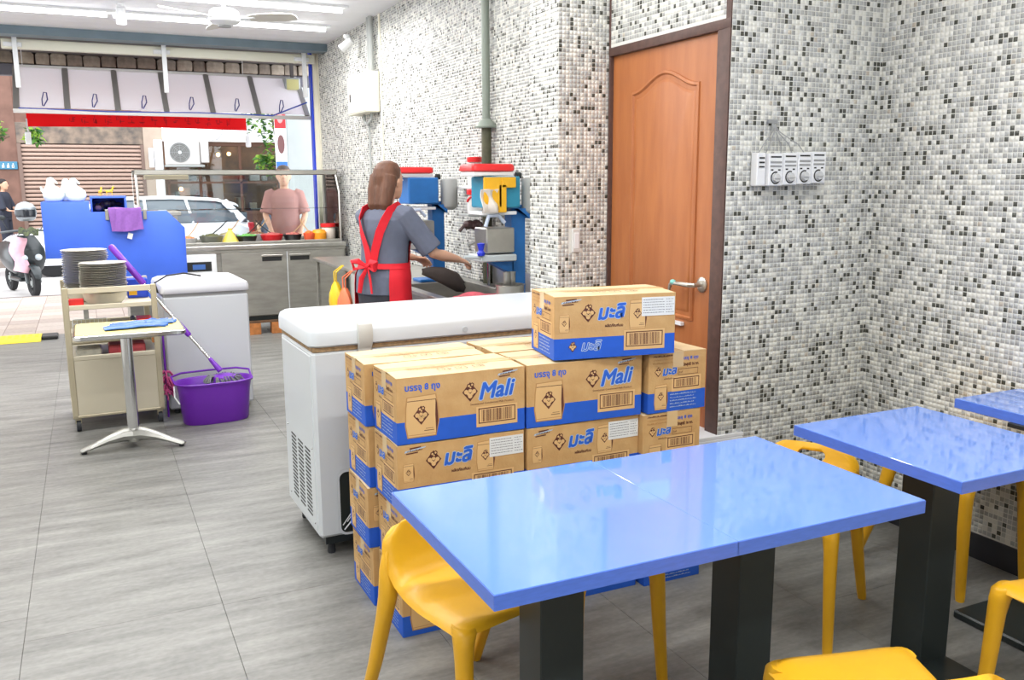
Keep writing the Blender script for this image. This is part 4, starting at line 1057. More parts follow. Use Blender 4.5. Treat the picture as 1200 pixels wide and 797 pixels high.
# ================================================================== BLUE STALL BOARD AND WHAT STANDS ON IT
st = thing('stall_board', 'bright blue painted board of the stall, stepped top, seen from inside', 'stall', (0, 8.40, 0))
b = MB(); b.prism([(-.345, .927), (-.345, 1.40), (.02, 1.40), (.02, 1.31), (.63, 1.31), (.77, 1.16), (.765, .50), (-.16, .50), (-.2, .927)], 0, .03, 'y'); b.build('panel', M_blue_board, st, bevel=.002)
for x in (-.1, .68): MB().box(x, x+.04, .035, .075, 0, 1.3, b=.003).build('leg', M_steel2, st)
for x in (.135, .435): MB().box(x, x+.03, -.012, .0, 1.24, 1.33, b=.003).build('steel_bracket', M_steel2, st)
MB().box(-.34, .75, .03, .48, 1.265, 1.30, b=.003).build('worktop', M_steel2, st)
MB().box(-.34, .02, .03, .46, 1.385, 1.40, b=.002).build('ledge', M_blue_board, st)
bx = thing('open_box', 'blue open fronted box with dark clutter inside, on the stall', 'box', (.028, 8.434, 1.301))
b = MB(); b.box(0, .285, 0, .30, .125, .14).box(.268, .285, 0, .30, 0, .125).box(0, .015, 0, .30, 0, .125).box(.015, .268, .29, .30, 0, .125).box(.015, .268, 0, .30, 0, .008); b.build('case', M_blue_board, bx, bevel=.001)
b = MB(); rr = random.Random(4)
for k in range(16): b.ball((rr.uniform(.04, .24), rr.uniform(.06, .24), rr.uniform(.03, .08)), (rr.uniform(.015, .035), .025, rr.uniform(.015, .03)), 8, k % 3)
o = b.build('contents', [mat('dark_clutter', (48, 40, 52), .5), mat('violet_clutter', (96, 70, 100), .5), mat('grey_clutter', (80, 84, 92), .5)], bx); o['kind'] = 'stuff'
def bird(x, y, z, s, m, lab, rz=0, group=None):
    t = thing('bird_figure', lab, 'figurine', (x, y, z), rz, group)
    b = MB(); b.rings([[(s*(cx+rx*math.cos(k*math.pi/8)), s*.6*rx*math.sin(k*math.pi/8)+0, s*z_) for k in range(16)] for cx, rx, z_ in ((0, .30, 0), (0, .42, .08), (.01, .50, .3), (0, .48, .5), (-.04, .36, .68), (-.10, .22, .80), (-.12, .16, .95), (-.10, .17, 1.08), (-.08, .14, 1.18), (-.07, .04, 1.23))])
    b.build('body', m, t, angle=70)
    b = MB(); b.tube([(s*.02, 0, s*1.06), (s*.16, 0, s*.98), (s*.22, 0, s*.90)], [s*.09, s*.06, s*.02], 8); b.build('beak', m, t)
    b = MB(); b.tube([(-s*.35, 0, s*.45), (-s*.5, 0, s*.6), (-s*.56, 0, s*.75)], [s*.14, s*.08, s*.03], 8); b.build('tail', m, t)
M_ceram = mat('white_ceramic', (232, 240, 238), .3)
bird(-.245, 8.47, 1.40, .165, M_ceram, 'largest white bird figurine at the left end of the blue board', 0, 'white bird figurines')
bird(-.135, 8.52, 1.40, .155, M_ceram, 'white bird figurine in the middle of the three', 0, 'white bird figurines')
bird(-.075, 8.46, 1.40, .16, M_ceram, 'white bird figurine on the right, its beak over the board end', 0, 'white bird figurines')
def horse(x, y, z, s, lab, rz=0):
    t = thing('yellow_figurine', lab, 'figurine', (x, y, z), rz, 'yellow animal figurines')
    b = MB()
    b.tube([(-.30*s, 0, .48*s), (-.1*s, 0, .46*s), (.18*s, 0, .50*s), (.30*s, 0, .56*s)], [.12*s, .15*s, .15*s, .10*s], 10)
    b.tube([(.22*s, 0, .52*s), (.36*s, 0, .78*s), (.40*s, 0, .95*s), (.52*s, 0, .88*s)], [.11*s, .08*s, .085*s, .045*s], 10)
    for lx in (-.26, .24):
        for ly in (-.07, .07): b.tube([(lx*s, ly*s, .48*s), ((lx+.02)*s, ly*s, .25*s), (lx*s, ly*s, 0)], [.06*s, .04*s, .035*s], 8)
    b.tube([(-.34*s, 0, .52*s), (-.44*s, 0, .62*s), (-.48*s, 0, .42*s)], [.05*s, .045*s, .02*s], 8)
    remesh(b, .0022, 'body', mat('golden_yellow', (250, 186, 30), .35), 2, t)
horse(.185, 8.54, 1.441, .085, 'yellow four legged figurine on the blue box, facing the freezer side')
horse(.115, 8.56, 1.441, .080, 'yellow figurine left of its twin on the blue box', math.radians(70))
def cloth_fn(u, v):
    x = .163+.255*u+.012*v*u; fold = .007*math.sin(u*9+v*3)+.004*math.sin(u*17)
    if v < .2: return (x, 8.385+.05*(1-v/.2), 1.335+.004*math.sin(u*7))
    q = (v-.2)/.8; return (x+.015*q*(1-u), 8.378-.012*q-abs(fold), 1.335-.19*q-.012*u*q*math.sin(u*5))
o = MB().grid(cloth_fn, 26, 24, th=.008).build('purple_rag', mat('mauve_cloth', (140, 92, 172), .9, noise=.12, nscale=50)); tag(o, 'mauve rag folded over the edge of the blue board', 'cloth')
o = MB().box(-.02, .02, -.002, 0, -.05, 0, b=.001).build('paper_tag', M_paper, None, (.325, 8.372, 1.125)); o.rotation_euler = (0, .3, 0); tag(o, 'small pale tag hanging under the mauve rag', 'tag')
# ================================================================== OUTSIDE: PORCH, STREET
GZ = -.15
M_porch = mat('tan_porch_tile', (176, 158, 146), .7, noise=.15, nscale=30)
po = struct(MB().box(-8, 9, 10.3, 14.0, -.15, -.004).build('porch_ground', mat('porch_joint', (140, 124, 114), .9)))
pt_ = {}
for i in range(-9, 30):
    for j in range(12):
        x, y = -2.4+.30*i+0, 10.31+.305*j
        if x < -6 or x > 6.6: continue
        if 'a' not in pt_:
            for k_, c_ in (('a', (182, 166, 154)), ('b', (172, 156, 146)), ('c', (190, 176, 166))): pt_[k_] = MB().box(.002, .296, .002, .30, -.006, 0, b=.002).mesh('porch_tile', mat('tan_tile_'+k_, c_, .7, noise=.12, nscale=30))
        link('porch_tile', pt_[rnd.choice('abc')], po, (x, y, 0))
struct(MB().box(-14, 18, 14.0, 20.9, GZ-.1, GZ).build('street', mat('pale_asphalt', (196, 192, 190), .9, noise=.12, nscale=2)))
struct(MB().box(-14, 18, 13.92, 14.02, GZ, .004, b=.006).build('kerb', mat('kerb_dark', (112, 104, 100), .8)))
struct(MB().box(-14, 18, 14.6, 14.75, GZ, GZ+.004).build('road_line', mat('road_white', (236, 234, 232), .8)))
struct(MB().box(-14, 18, 20.9, 30, GZ-.1, -.02, b=.01).build('far_pavement', mat('far_paving', (150, 138, 130), .9, noise=.2, nscale=3)))
rp = thing('door_ramp', 'yellow studded rubber ramp strip on the floor at the shop edge', 'ramp', (-2.0, 9.86, 0))
b = MB(); b.prism([(0, .002), (.10, .035), (.34, .035), (.44, .002)], 0, 1.48, 'x'); b.build('ramp_body', mat('ramp_yellow', (240, 214, 40), .6, noise=.1, nscale=20), rp, bevel=.003)
b = MB()
for i in range(24):
    for j in range(3): b.box(.04+.06*i, .075+.06*i, .13+.075*j, .16+.075*j, .034, .038)
o = b.build('studs', mat('ramp_yellow', (240, 214, 40)), rp); o['kind'] = 'stuff'
MB().box(1.48, 1.63, .10, .34, .002, .036, b=.01).build('end_cap', M_black, rp)
# ---------------------------------------------------------------- shop front fascia, posts and awning
M_fascia = mat('blue_grey_steel', (112, 130, 142), .5, noise=.15, nscale=5)
M_soff = mat('brown_grey_soffit', (96, 90, 88), .8, noise=.2, nscale=6)
M_alu = mat('cream_aluminium', (232, 230, 212), .4)
struct(MB().box(-6, XL+.2, 9.95, 10.15, 2.95, 3.3).build('fascia_beam', M_fascia))
struct(MB().box(-6, XL+.2, 10.15, 11.72, 3.02, 3.10).build('porch_soffit', M_soff))
struct(MB().box(-6, XL+.25, -1.8, 10.2, CEIL+.08, CEIL+.3).build('roof_slab', M_soff))
struct(MB().box(-2.72, -2.6, 9.9, 10.4, 0, CEIL).build('wall_street_left', M_plaster))
aw = thing('awning', 'raised shop shutter of six pale panels with rods, hanging under the eave outside', 'awning', (0, 10.6, 2.31))
MB().box(-.63, XL-.07, -.34, -.27, .545, .64, b=.005).build('cream_bar', M_alu, aw)
for x in (-.51, .85, 2.30):
    MB().box(x-.022, x+.022, -.42, -.38, .17, .76, b=.003).box(x-.10, x+.06, -.385, -.33, .56, .60, b=.003).build('hanging_post', M_white, aw)
M_pan = translucent_mat('pale_lilac_panel', (250, 250, 255), .7)
M_rail = mat('aluminium_rail', (170, 168, 166), .4, .5)
def slant(b, x0, x1, t0, t1, off0, off1, m=0, sh=0):
    """plate in the tilted plane of the awning; t 0 bottom .. 1 top"""
    P = lambda t, o: (.50*t-o*.68, .47*t+o*.73)
    y0, z0 = P(t0, off0); y1, z1 = P(t1, off0); y2, z2 = P(t1, off1); y3, z3 = P(t0, off1)
    b.add([(x0, y0, z0), (x1, y0, z0), (x1, y3, z3), (x0, y3, z3), (x0, y1, z1), (x1, y1, z1), (x1, y2, z2), (x0, y2, z2)], [(0,3,2,1),(4,5,6,7),(0,1,5,4),(1,2,6,5),(2,3,7,6),(3,0,4,7)], m)
xs = [-.57, -.10, .385, .87, 1.355, 1.85, 2.40]
for k in range(6):
    b = MB(); slant(b, xs[k]+.03, xs[k+1]-.03, .03, .97, -.004, .004); pn = b.build('awning_panel', M_pan, aw)
    b = MB(); x = xs[k]+.24
    b.tube([(x, .04, .02), (x, .02, .10), (x+.02, .04, .17), (x+.045, .06, .17), (x+.05, .04, .10), (x+.01, .03, .03)], .006, 6); b.build('hook_strap', mat('navy_strap', (50, 52, 120), .6), pn)
for k in range(7):
    b = MB(); slant(b, xs[k]-.028, xs[k]+.028, 0, 1, -.012, .010); b.build('mullion', M_rail, aw)
b = MB(); b.box(-.60, 2.43, -.03, .02, -.045, -.005); b.build('bottom_rail', M_rail, aw)
b = MB(); b.box(-.57, 2.40, .49, .53, .46, .49); b.build('top_rail', M_rail, aw)
MB().tube([(-.55, -.02, .0), (.3, -.03, -.012), (1.2, -.025, .0), (2.0, -.03, -.01), (2.40, -.02, .15)], .008, 6).build('cord', mat('blue_cord', (60, 80, 170), .6), aw)
ba = thing('red_banner', 'long red cloth banner stretched under the awning, seen from behind', 'banner', (-.52, 11.3, 2.17))
def bf(u, v): return (2.34*u, .03*math.sin(u*8)+.01*math.sin(u*31), .172*v+.012*math.sin(u*3.1)*(1-v)+.012*(1-u)*(v-.5)*0)
MB().grid(bf, 60, 6, th=.004).build('cloth', translucent_mat('red_banner_cloth', (236, 44, 52), .6, .8), ba)
b = MB(); rr = random.Random(9)
for k in range(15):            # reversed characters showing faintly through the cloth: strokes only
    x = .42+.12*k
    for j in range(6):
        px, pz = x+rr.uniform(0, .05), .05+rr.uniform(0, .07); yy = -.034+.03*math.sin(x/2.34*8)
        if rr.random() < .55: b.box(px, px+rr.uniform(.02, .04), yy, yy+.002, pz, pz+.008)
        else: b.box(px, px+.008, yy, yy+.002, pz-.02, pz+rr.uniform(.01, .03))
b.build('lettering', mat('faint_dark_red', (190, 26, 40), .8), ba, smooth=False)
for x in (.01, 2.33): MB().tube([(x, 0, .17), (x, 0, .855)], .004, 5).build('string', M_white, ba)
for x in (0, 2.34): MB().tube([(x, 0, .08), (x, -.05, -.02), (x+.02, -.05, -.14)], .008, 6).box(x-.03, x+.03, -.07, -.03, -.20, -.06, b=.01).build('weight_bag', M_white, ba)
# blue post at the wall end, black gate strip, eave with stone tiles
tag(MB().box(2.435, 2.53, 10.50, 10.60, GZ, 3.10, b=.004).build('blue_post', M_blue_post), 'bright blue square post at the end of the tiled wall', 'post')
ea = thing('tiled_eave', 'old eave of grey stone tiles over a dark beam, behind the raised panels', 'eave', (0, 11.8, 2.78))
MB().box(-6, 3.2, 0, .12, -.02, .105, b=.004).build('dark_beam', mat('slate_beam', (98, 98, 108), .6), ea)
M_st = [mat('eave_stone_%d' % k, c, .9, noise=.3, nscale=18, bump=.3, bscale=30) for k, c in enumerate(((168, 156, 142), (150, 138, 126), (184, 172, 156)))]
x = -3.6; tm = {}
while x < 3.0:
    w_ = rnd.choice((.15, .17, .19, .22)); k = rnd.randrange(3)
    if (w_, k) not in tm:
        b = MB(); b.prism([(0, 0), (w_*.9, .0), (w_*.92, .10), (w_*.8, .122), (w_*.1, .124), (-.004, .10)], -.03, .12, 'y'); tm[w_, k] = b.mesh('eave_tile', M_st[k], bevel=.006)
    link('eave_tile', tm[w_, k], ea, (x, rnd.uniform(-.02, .02), .112+rnd.uniform(-.006, .004))); x += w_
MB().box(-6, 3.2, .06, .2, .10, .30).build('eave_board', mat('eave_dark_board', (88, 74, 68), .9), ea)  # plain dark brown board behind the tiles
MB().box(-6, 3.2, -.05, .10, .235, .262).build('lead_strip', M_soff, ea)
# speaker style lamp at the awning's right end
fl_ = thing('floodlight', 'grey floodlight under the right end of the awning', 'lamp', (2.33, 11.0, 2.72))
MB().box(-.10, .08, -.06, .10, -.14, .05, b=.01).build('case', M_mgrey, fl_); MB().box(-.08, .06, -.066, -.06, -.12, .03).build('lens', mat('yellowish_lens', (196, 190, 130), .3), fl_)
MB().box(-.02, .02, 0, .03, .05, .30).build('bracket', M_soff, fl_)
# ---------------------------------------------------------------- column with sign strip
cl = thing('street_column', 'pale grey square column outside with a red white and blue sign strip', 'column', (2.64, 13.0, 0))
MB().box(0, .40, 0, .40, -.0, 3.2, b=.01).build('shaft', mat('pale_column', (176, 184, 184), .6, noise=.1, nscale=3), cl)
s_ = MB().box(-.17, -.012, -.02, .01, 1.72, 2.62, b=.004).build('sign_board', M_paper, cl)
b = MB(); b.box(-.168, -.014, -.0225, -.02, 2.30, 2.60, 0); b.box(-.168, -.014, -.0225, -.02, 1.73, 1.84, 1)
b.prism([(-.09+.05*math.cos(t*math.pi/8), 2.08+.13*math.sin(t*math.pi/8)) for t in range(16)], -.0225, -.02, 'y', 2)
b.prism([(-.09+.04*math.cos(t*math.pi/8), 2.44+.07*math.sin(t*math.pi/8)) for t in range(16)], -.0235, -.0215, 'y', 3)
b.build('print', [mat('sign_red', (176, 36, 44), .5), mat('sign_blue', (40, 110, 210), .5), mat('sign_brown', (112, 72, 72), .5), mat('sign_pink', (220, 150, 150), .5)], s_)
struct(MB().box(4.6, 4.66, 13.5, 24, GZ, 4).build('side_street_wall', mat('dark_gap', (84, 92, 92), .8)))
# ---------------------------------------------------------------- building across the street
bd = thing('opposite_building', 'old building across the street with a closed brown roller shutter and beige pier', 'building', (0, 24, -.02))
M_oldw = mat('old_brown_wall', (128, 96, 84), .9, noise=.3, nscale=3)
MB().box(-9, -1.36, 0, .4, 0, 7.5).build('left_wall', M_oldw, bd)
MB().box(-1.36, 1.38, .02, .4, 2.98, 7.5).build('upper_wall', M_oldw, bd)
MB().box(1.38, 1.82, -.02, .4, 0, 7.5).build('pier', mat('beige_pier', (184, 166, 150), .85, noise=.12, nscale=3), bd)
MB().box(1.82, 9, .05, .4, 3.25, 7.5).build('upper_wall', mat('cream_upper_wall', (206, 198, 186), .85), bd)
MB().box(-1.36, 1.38, .0, .08, 2.50, 2.98, b=.01).build('shutter_box', mat('grimy_box', (146, 128, 112), .8, noise=.35, nscale=4, col2=(88, 82, 78)), bd)
MB().box(-1.36, -1.28, -.03, .1, 0, 2.5).box(1.30, 1.38, -.03, .1, 0, 2.5).build('shutter_guide', mat('guide_brown', (120, 98, 88), .6), bd)
sh_ = MB(); 
for k in range(26): 
    z = .02+.0954*k
    sh_.prism([(.05, z), (.015, z+.012), (.010, z+.045), (.022, z+.072), (.05, z+.078)], -1.30, 1.32, 'x')
o = sh_.build('shutter_slats', mat('shutter_brown', (168, 142, 128), .5, .2), bd)
MB().box(-1.30, 1.32, .05, .07, 0, 2.5).build('shutter_back', mat('shutter_dark', (70, 56, 50), .8), bd)
MB().box(1.60, 1.80, -.10, -.02, .3, 2.62, b=.01).build('white_panel', M_white, bd)
MB().tube([(1.53, -.12, 1.95), (1.53, -.12, 2.42)], .06, 12).build('wall_lamp', M_white, bd)
s2 = MB().box(1.84, 5.2, -.12, -.04, 2.62, 3.30, b=.01).build('shop_sign', mat('bright_white_sign', (248, 248, 250), .5), bd)
b = MB(); b.T = TR((2.95, -.125, 2.90), rx=math.pi/2)
n = 40; rs = []
for r_ in (.30, .285): rs.append([(r_*math.cos(math.pi+math.pi*q/n), r_*math.sin(math.pi+math.pi*q/n), 0) for q in range(n+1)])
b.add(rs[0]+rs[1], [(q, q+1, n+2+q, n+1+q) for q in range(n)]); b.build('sign_arc', M_grey, s2, smooth=False)
b = MB()
for q in range(5): b.box(4.20+.03*(q % 2), 4.34, -.128, -.122, 2.80+.07*q, 2.82+.07*q)
b.box(4.26, 4.28, -.128, -.122, 2.80, 3.12); b.build('sign_mark', M_grey, s2, smooth=False)
np_ = MB().box(-1.80, -1.38, -.03, 0, 1.90, 2.08, b=.01).build('house_number_plate', mat('teal_plate', (60, 120, 150), .5), bd)
b = MB()
for q in range(3): b.box(-1.70+.10*q, -1.65+.10*q, -.034, -.03, 1.94, 2.0); b.box(-1.68+.10*q, -1.66+.10*q, -.034, -.03, 1.95, 2.04)
b.build('number', M_white, np_, smooth=False)
# shop window with dark wooden bars, goods inside
M_wood = mat('dark_shop_wood', (104, 72, 56), .6)
MB().box(1.82, 6.5, .55, .6, 0, 2.6).build('shop_interior', mat('warm_interior', (150, 112, 84), .8, noise=.5, nscale=2, col2=(96, 78, 66)), bd)
MB().box(1.82, 6.5, .0, .08, 2.48, 2.60, b=.01).box(1.82, 6.5, .0, .06, 1.55, 1.60).box(1.82, 6.5, .0, .08, .75, .85).build('window_transom', M_wood, bd)
for x in (1.86, 2.62, 3.62, 4.55, 5.4): MB().box(x, x+.07, 0, .08, 0, 2.5, b=.01).build('window_post', M_wood, bd)
MB().box(1.84, 6.5, .03, .036, .85, 2.48).build('window_glass', M_glass, bd)
MB().box(1.84, 6.5, .02, .06, .0, .75).build('stall_riser', M_wood, bd)
rr = random.Random(21)
for k in range(24):
    x, z = rr.uniform(1.95, 4.9), rr.choice((.9, 1.2, 1.62, 1.95)); w_, h = rr.uniform(.10, .28), rr.uniform(.12, .30)
    c = rr.choice(((206, 186, 160), (120, 60, 52), (60, 62, 70), (170, 120, 80), (214, 214, 210), (96, 116, 120)))
    o = MB().box(x, x+w_, .30, .46, z, z+h, b=.01).build('display_item', mat('item_%d_%d_%d' % c, c, .6, noise=.3, nscale=8), bd)
for x, z in ((3.15, 2.28), (3.42, 2.30), (1.98, 2.2), (2.2, 1.42)):
    o = MB().ball((x, .25, z), .05, 10).build('warm_bulb', mat('warm_lamp', (255, 206, 130), .4, emit=8), bd)
# air conditioner unit
ac = thing('air_conditioner', 'white outdoor air conditioner unit with round grey fan grille across the street', 'air conditioner', (1.84, 23.62, 1.99))
MB().box(0, .80, 0, .28, 0, .60, b=.02).build('case', mat('ac_white', (214, 210, 206), .5), ac)
b = MB(); b.T = TR((.33, -.004, .30), rx=math.pi/2); b.lathe([(.235, 0), (.24, .012), (.228, .016), (.22, .002)], n=36, cap0=False, cap1=False)
b.build('grille_ring', M_grey, ac)
b = MB(); b.T = TR((.33, -.001, .30), rx=math.pi/2); b.lathe([(.225, 0), (.0, .001)], n=36); b.build('fan_opening', mat('ac_shade', (118, 116, 114), .7), ac)
b = MB()
for r_ in (.05, .09, .13, .17, .21): b.tube([(.33+r_*math.cos(q*math.pi/12), -.014, .30+r_*math.sin(q*math.pi/12)) for q in range(24)], .005, 5, closed=True)
for q in range(8): a = q*math.pi/4; b.tube([(.33, -.016, .30), (.33+.23*math.cos(a), -.012, .30+.23*math.sin(a))], .005, 5)
o = b.build('guard_wire', M_mgrey, ac); o['kind'] = 'stuff'
MB().lathe([(.04, 0), (.035, .012), (.0, .014)], n=16).build('hub', M_white, ac, (.33, -.012, .30)).rotation_euler = (math.pi/2, 0, 0)
MB().box(.82, 1.02, .02, .26, .05, .58, b=.02).build('pipe_cover', mat('ac_white', (214, 210, 206)), ac)
MB().box(-.02, .9, .0, .35, -.05, 0, b=.006).build('bracket', M_mgrey, ac)
# ---------------------------------------------------------------- foliage
def leafy(name, lab, loc, pts, n, size, seed, trunk, mcols):
    t = thing(name, lab, 'tree', loc)
    b = MB()
    for pth, r in trunk: b.tube(pth, r, 8)
    b.build('trunk', mat('bark', (120, 96, 84), .9, noise=.35, nscale=10, bump=.4, bscale=20), t)
    rr = random.Random(seed); b = MB()
    for k in range(n):
        c, rad = rr.choice(pts); q = Vector((rr.gauss(0, 1), rr.gauss(0, 1), rr.gauss(0, 1))); q = q/max(q.length, .01)*rad*rr.random()**.4
        p = Vector(c)+q; s_ = size*rr.uniform(.6, 1.2)
        M_ = Matrix.Translation(p) @ Matrix.Rotation(rr.uniform(0, 6.3), 4, 'Z') @ Matrix.Rotation(rr.uniform(-.9, .9), 4, 'X') @ Matrix.Rotation(rr.uniform(-.5, 1.1), 4, 'Y')
        b.add([M_ @ Vector(v) for v in ((0, 0, 0), (s_*.45, s_*.28, .1*s_), (s_, 0, 0), (s_*.45, -s_*.28, .1*s_))], [(0, 1, 2, 3)], k % len(mcols))
    o = b.build('leaves', mcols, t, smooth=False); o['kind'] = 'stuff'
ML = [translucent_mat('leaf_green', (84, 132, 48), .45), translucent_mat('leaf_dark', (52, 96, 44), .35), translucent_mat('leaf_bright', (150, 186, 70), .5)]
leafy('street_tree', 'leafy green tree beside the column across the street', (3.44, 18.0, GZ), [((-.1, 0, 3.4), .5), ((-.25, 0, 2.9), .4), ((.05, 0, 2.4), .35), ((-.2, .1, 2.05), .22), ((.35, 0, 3.0), .45)], 700, .13, 3,
      [([(0.2, 0, 0), (.15, 0, 1.5), (.05, 0, 2.4), (-.1, 0, 3.3)], [.10, .08, .05, .02]), ([(.12, 0, 2.0), (.3, .1, 2.7), (.4, 0, 3.1)], [.05, .03, .02])], ML)
leafy('old_tree', 'gnarled tree trunk with leaves at the left edge, beyond the awning', (-1.72, 19.5, GZ), [((-.25, 0, 3.1), .45), ((-.3, 0, 2.5), .35), ((.25, 0, 2.68), .22), ((.9, .2, 2.6), .16)], 420, .14, 5,
      [([(-.55, 0, 0), (-.42, 0, 1.2), (-.25, 0, 2.0), (-.35, 0, 2.7), (-.2, 0, 3.8)], [.26, .22, .24, .18, .12]), ([(-.25, 0, 2.0), (.05, 0, 2.45), (.5, .1, 2.6)], [.14, .09, .03])], ML)
# ---------------------------------------------------------------- white car
ca = thing('parked_car', 'white estate car parked across the street, seen through the display case', 'car', (-1.5, 18.3, GZ))
M_carp = mat('car_white', (240, 242, 246), .25, coat=.6); M_cglass = mat('car_window', (96, 104, 112), .12); M_tyre = mat('tyre', (30, 30, 32), .8)
def car_ring(x, w0, w1, z0, z1, zr):
    c = .9; out = []
    for y, z in ((c-w0, z0), (c-w0*1.02, z0+.2), (c-w0*1.03, zr), (c-w1*1.0, z1-.05), (c-w1*.90, z1), (c, z1+.01), (c+w1*.9, z1), (c+w1, z1-.05), (c+w0*1.03, zr), (c+w0*1.02, z0+.2), (c+w0, z0)): out.append((x, y, z))
    return out
st_ = [(0, .70, .6, .35, .62, .55), (.12, .82, .75, .25, .72, .6), (.6, .88, .80, .22, .84, .74), (1.15, .89, .80, .22, .93, .82), (2.4, .89, .82, .22, .96, .88), (3.6, .89, .82, .22, .97, .90), (4.2, .87, .80, .24, .98, .88), (4.42, .82, .74, .30, .95, .8), (4.5, .72, .68, .40, .80, .68)]
MB().rings([car_ring(*q) for q in st_]).build('body', M_carp, ca, angle=40)
gh = [(1.05, .74, .70, .92, .95, .93), (1.65, .78, .58, .92, 1.36, .95), (2.1, .80, .60, .92, 1.43, .95), (3.0, .80, .60, .92, 1.44, .95), (3.8, .79, .57, .92, 1.38, .95), (4.15, .77, .54, .92, 1.28, .95), (4.38, .74, .66, .92, .98, .95)]
MB().rings([car_ring(x, a, b_, z0, z1-.03, zr) for x, a, b_, z0, z1, zr in gh]).build('glasshouse', M_cglass, ca, angle=40)
b = MB(); rs = []
for x, hw, z in ((1.55, .52, 1.30), (1.7, .58, 1.375), (2.1, .61, 1.425), (3.0, .61, 1.44), (3.8, .58, 1.39), (4.2, .55, 1.30), (4.26, .52, 1.26)): rs.append([(x, .9-hw, z-.045), (x, .9-hw*.92, z), (x, .9, z+.015), (x, .9+hw*.92, z), (x, .9+hw, z-.045), (x, .9, z-.055)])
b.rings(rs).build('roof', M_carp, ca, angle=50)
for sg in (-1, 1):
    for (x0, z0, x1, z1, r_) in ((1.15, .94, 1.66, 1.34, .035), (2.52, .94, 2.50, 1.40, .03), (3.35, .94, 3.25, 1.39, .03), (4.30, .96, 3.98, 1.33, .07)):
        y0 = .9+sg*.80; y1 = .9+sg*.60; MB().tube([(x0, y0, z0), ((x0+x1)/2, (y0+y1)/2+sg*.015, (z0+z1)/2), (x1, y1, z1)], r_, 8).build('pillar', M_carp, ca)
for x in (.85, 3.55):
    for y in (.06, 1.56):
        wh = MB(); wh.T = TR((x, y, .32), rx=-math.pi/2); wh.lathe([(.2, 0), (.32, .02), (.325, .1), (.32, .18), (.2, .2)], n=24); w2 = wh.build('wheel', M_tyre, ca)
        wh = MB(); wh.T = TR((x, y-.005, .32), rx=-math.pi/2); wh.lathe([(.02, .0), (.19, .012)], n=24); wh.build('hub_cap', M_mgrey, w2)
for x in (2.6, 3.45): MB().box(x, x+.16, -.015, .02, .80, .83, b=.006).build('door_handle', M_carp, ca)
MB().box(4.38, 4.50, .04, .22, .70, .92, b=.02).build('tail_lamp', mat('tail_red', (170, 40, 44), .3), ca)
# covered heap and planks beyond
hp = MB(); rr = random.Random(2); rs = []
for q in range(9):
    z = q/8; rr_ = .55*math.cos(z*1.35)+.06
    rs.append([((rr_+.06*math.sin(k*2.7+q*1.9))*math.cos(k*math.pi/10), .5*(rr_+.05*math.sin(k*3.3+q))*math.sin(k*math.pi/10), 1.30*z) for k in range(20)])
hp.rings(rs); o = hp.build('covered_scooter', mat('blue_black_tarp', (58, 72, 92), .35, noise=.5, nscale=5, col2=(36, 40, 50)), None, (3.22, 16.6, GZ), angle=20); tag(o, 'scooter heaped under a crumpled blue and black cover behind the white car', 'covered scooter')
for k, (x0, x1, z1) in enumerate(((2.75, 3.05, .86), (2.6, 3.0, .80), (2.9, 2.75, .84))):
    o = MB().tube([(x0, 16.2, GZ), (x1, 16.5, z1)], .03, 6).build('plank', mat('weathered_wood', (176, 150, 124), .8), None); tag(o, 'weathered timber leaning beyond the display case, %s' % ('steepest piece', 'lowest piece', 'piece crossing the others')[k], 'plank', 'timbers leaning outside')
# ---------------------------------------------------------------- scooter
sc_ = thing('scooter', 'black scooter with a pink raincoat and grey helmet parked outside at the left', 'scooter', (-.82, 15.25, GZ), math.radians(-72))
M_bk = mat('scooter_black', (44, 50, 52), .3); M_sg = mat('scooter_grey', (92, 98, 100), .4)
def wheel(x, par=sc_):
    b = MB(); b.T = TR((x, 0, .215), rx=math.pi/2)
    n = 28; rs = []
    for a in range(n): 
        t = 2*math.pi*a/n; rs.append([((.165+.05*math.cos(p*math.pi/4))*math.cos(t), (.165+.05*math.cos(p*math.pi/4))*math.sin(t), .055*math.sin(p*math.pi/4)) for p in range(8)])
    b.rings(rs, closed=True); w_ = b.build('wheel', M_tyre, par)
    b = MB(); b.T = TR((x, 0, .215), rx=math.pi/2); b.lathe([(.125, -.03), (.13, 0), (.125, .03)], n=24, cap0=False, cap1=False)
    for q in range(5): a = q*2*math.pi/5; b.tube([(0, 0, 0), (.128*math.cos(a), .128*math.sin(a), 0)], .016, 6)
    b.lathe([(.04, -.04), (.04, .04)], n=12); b.build('rim', M_mgrey, w_)
wheel(.0); wheel(-1.18)
MB().tube([(0, .09, .215), (-.06, .09, .45)], .022, 8).tube([(0, -.09, .215), (-.06, -.09, .45)], .022, 8).tube([(-.05, 0, .42), (-.20, 0, .92)], .035, 8).build('front_fork', M_sg, sc_)
b = MB(); rs = []
for a in range(11):
    t = math.radians(20+150*a/10); r_ = .27; w_ = .075*math.sin(math.pi*(a+1)/12)**.4
    rs.append([(r_*math.cos(t)*1.05, w_*math.cos(k*math.pi/4), .215+r_*math.sin(t)+.02*math.sin(k*math.pi/4)) for k in range(8)])
b.rings(rs).build('front_fender', M_bk, sc_)
b = MB(); rs = []
for z, x, w_, d in ((.30, -.24, .12, .05), (.42, -.16, .20, .08), (.58, -.10, .24, .11), (.72, -.10, .22, .11), (.84, -.16, .17, .08), (.93, -.20, .12, .05)): rs.append([(x+d*math.cos(k*math.pi/6), w_*math.sin(k*math.pi/6), z) for k in range(12)])
b.rings(rs).build('front_shield', M_bk, sc_)
for y in (-.10, .10): MB().ball((.0, y, .60), (.04, .055, .05), 12).build('headlight', mat('headlight', (190, 200, 206), .15), sc_)
MB().box(-.75, -.22, -.14, .14, .22, .28, b=.02).build('footboard', M_bk, sc_)
b = MB(); rs = []
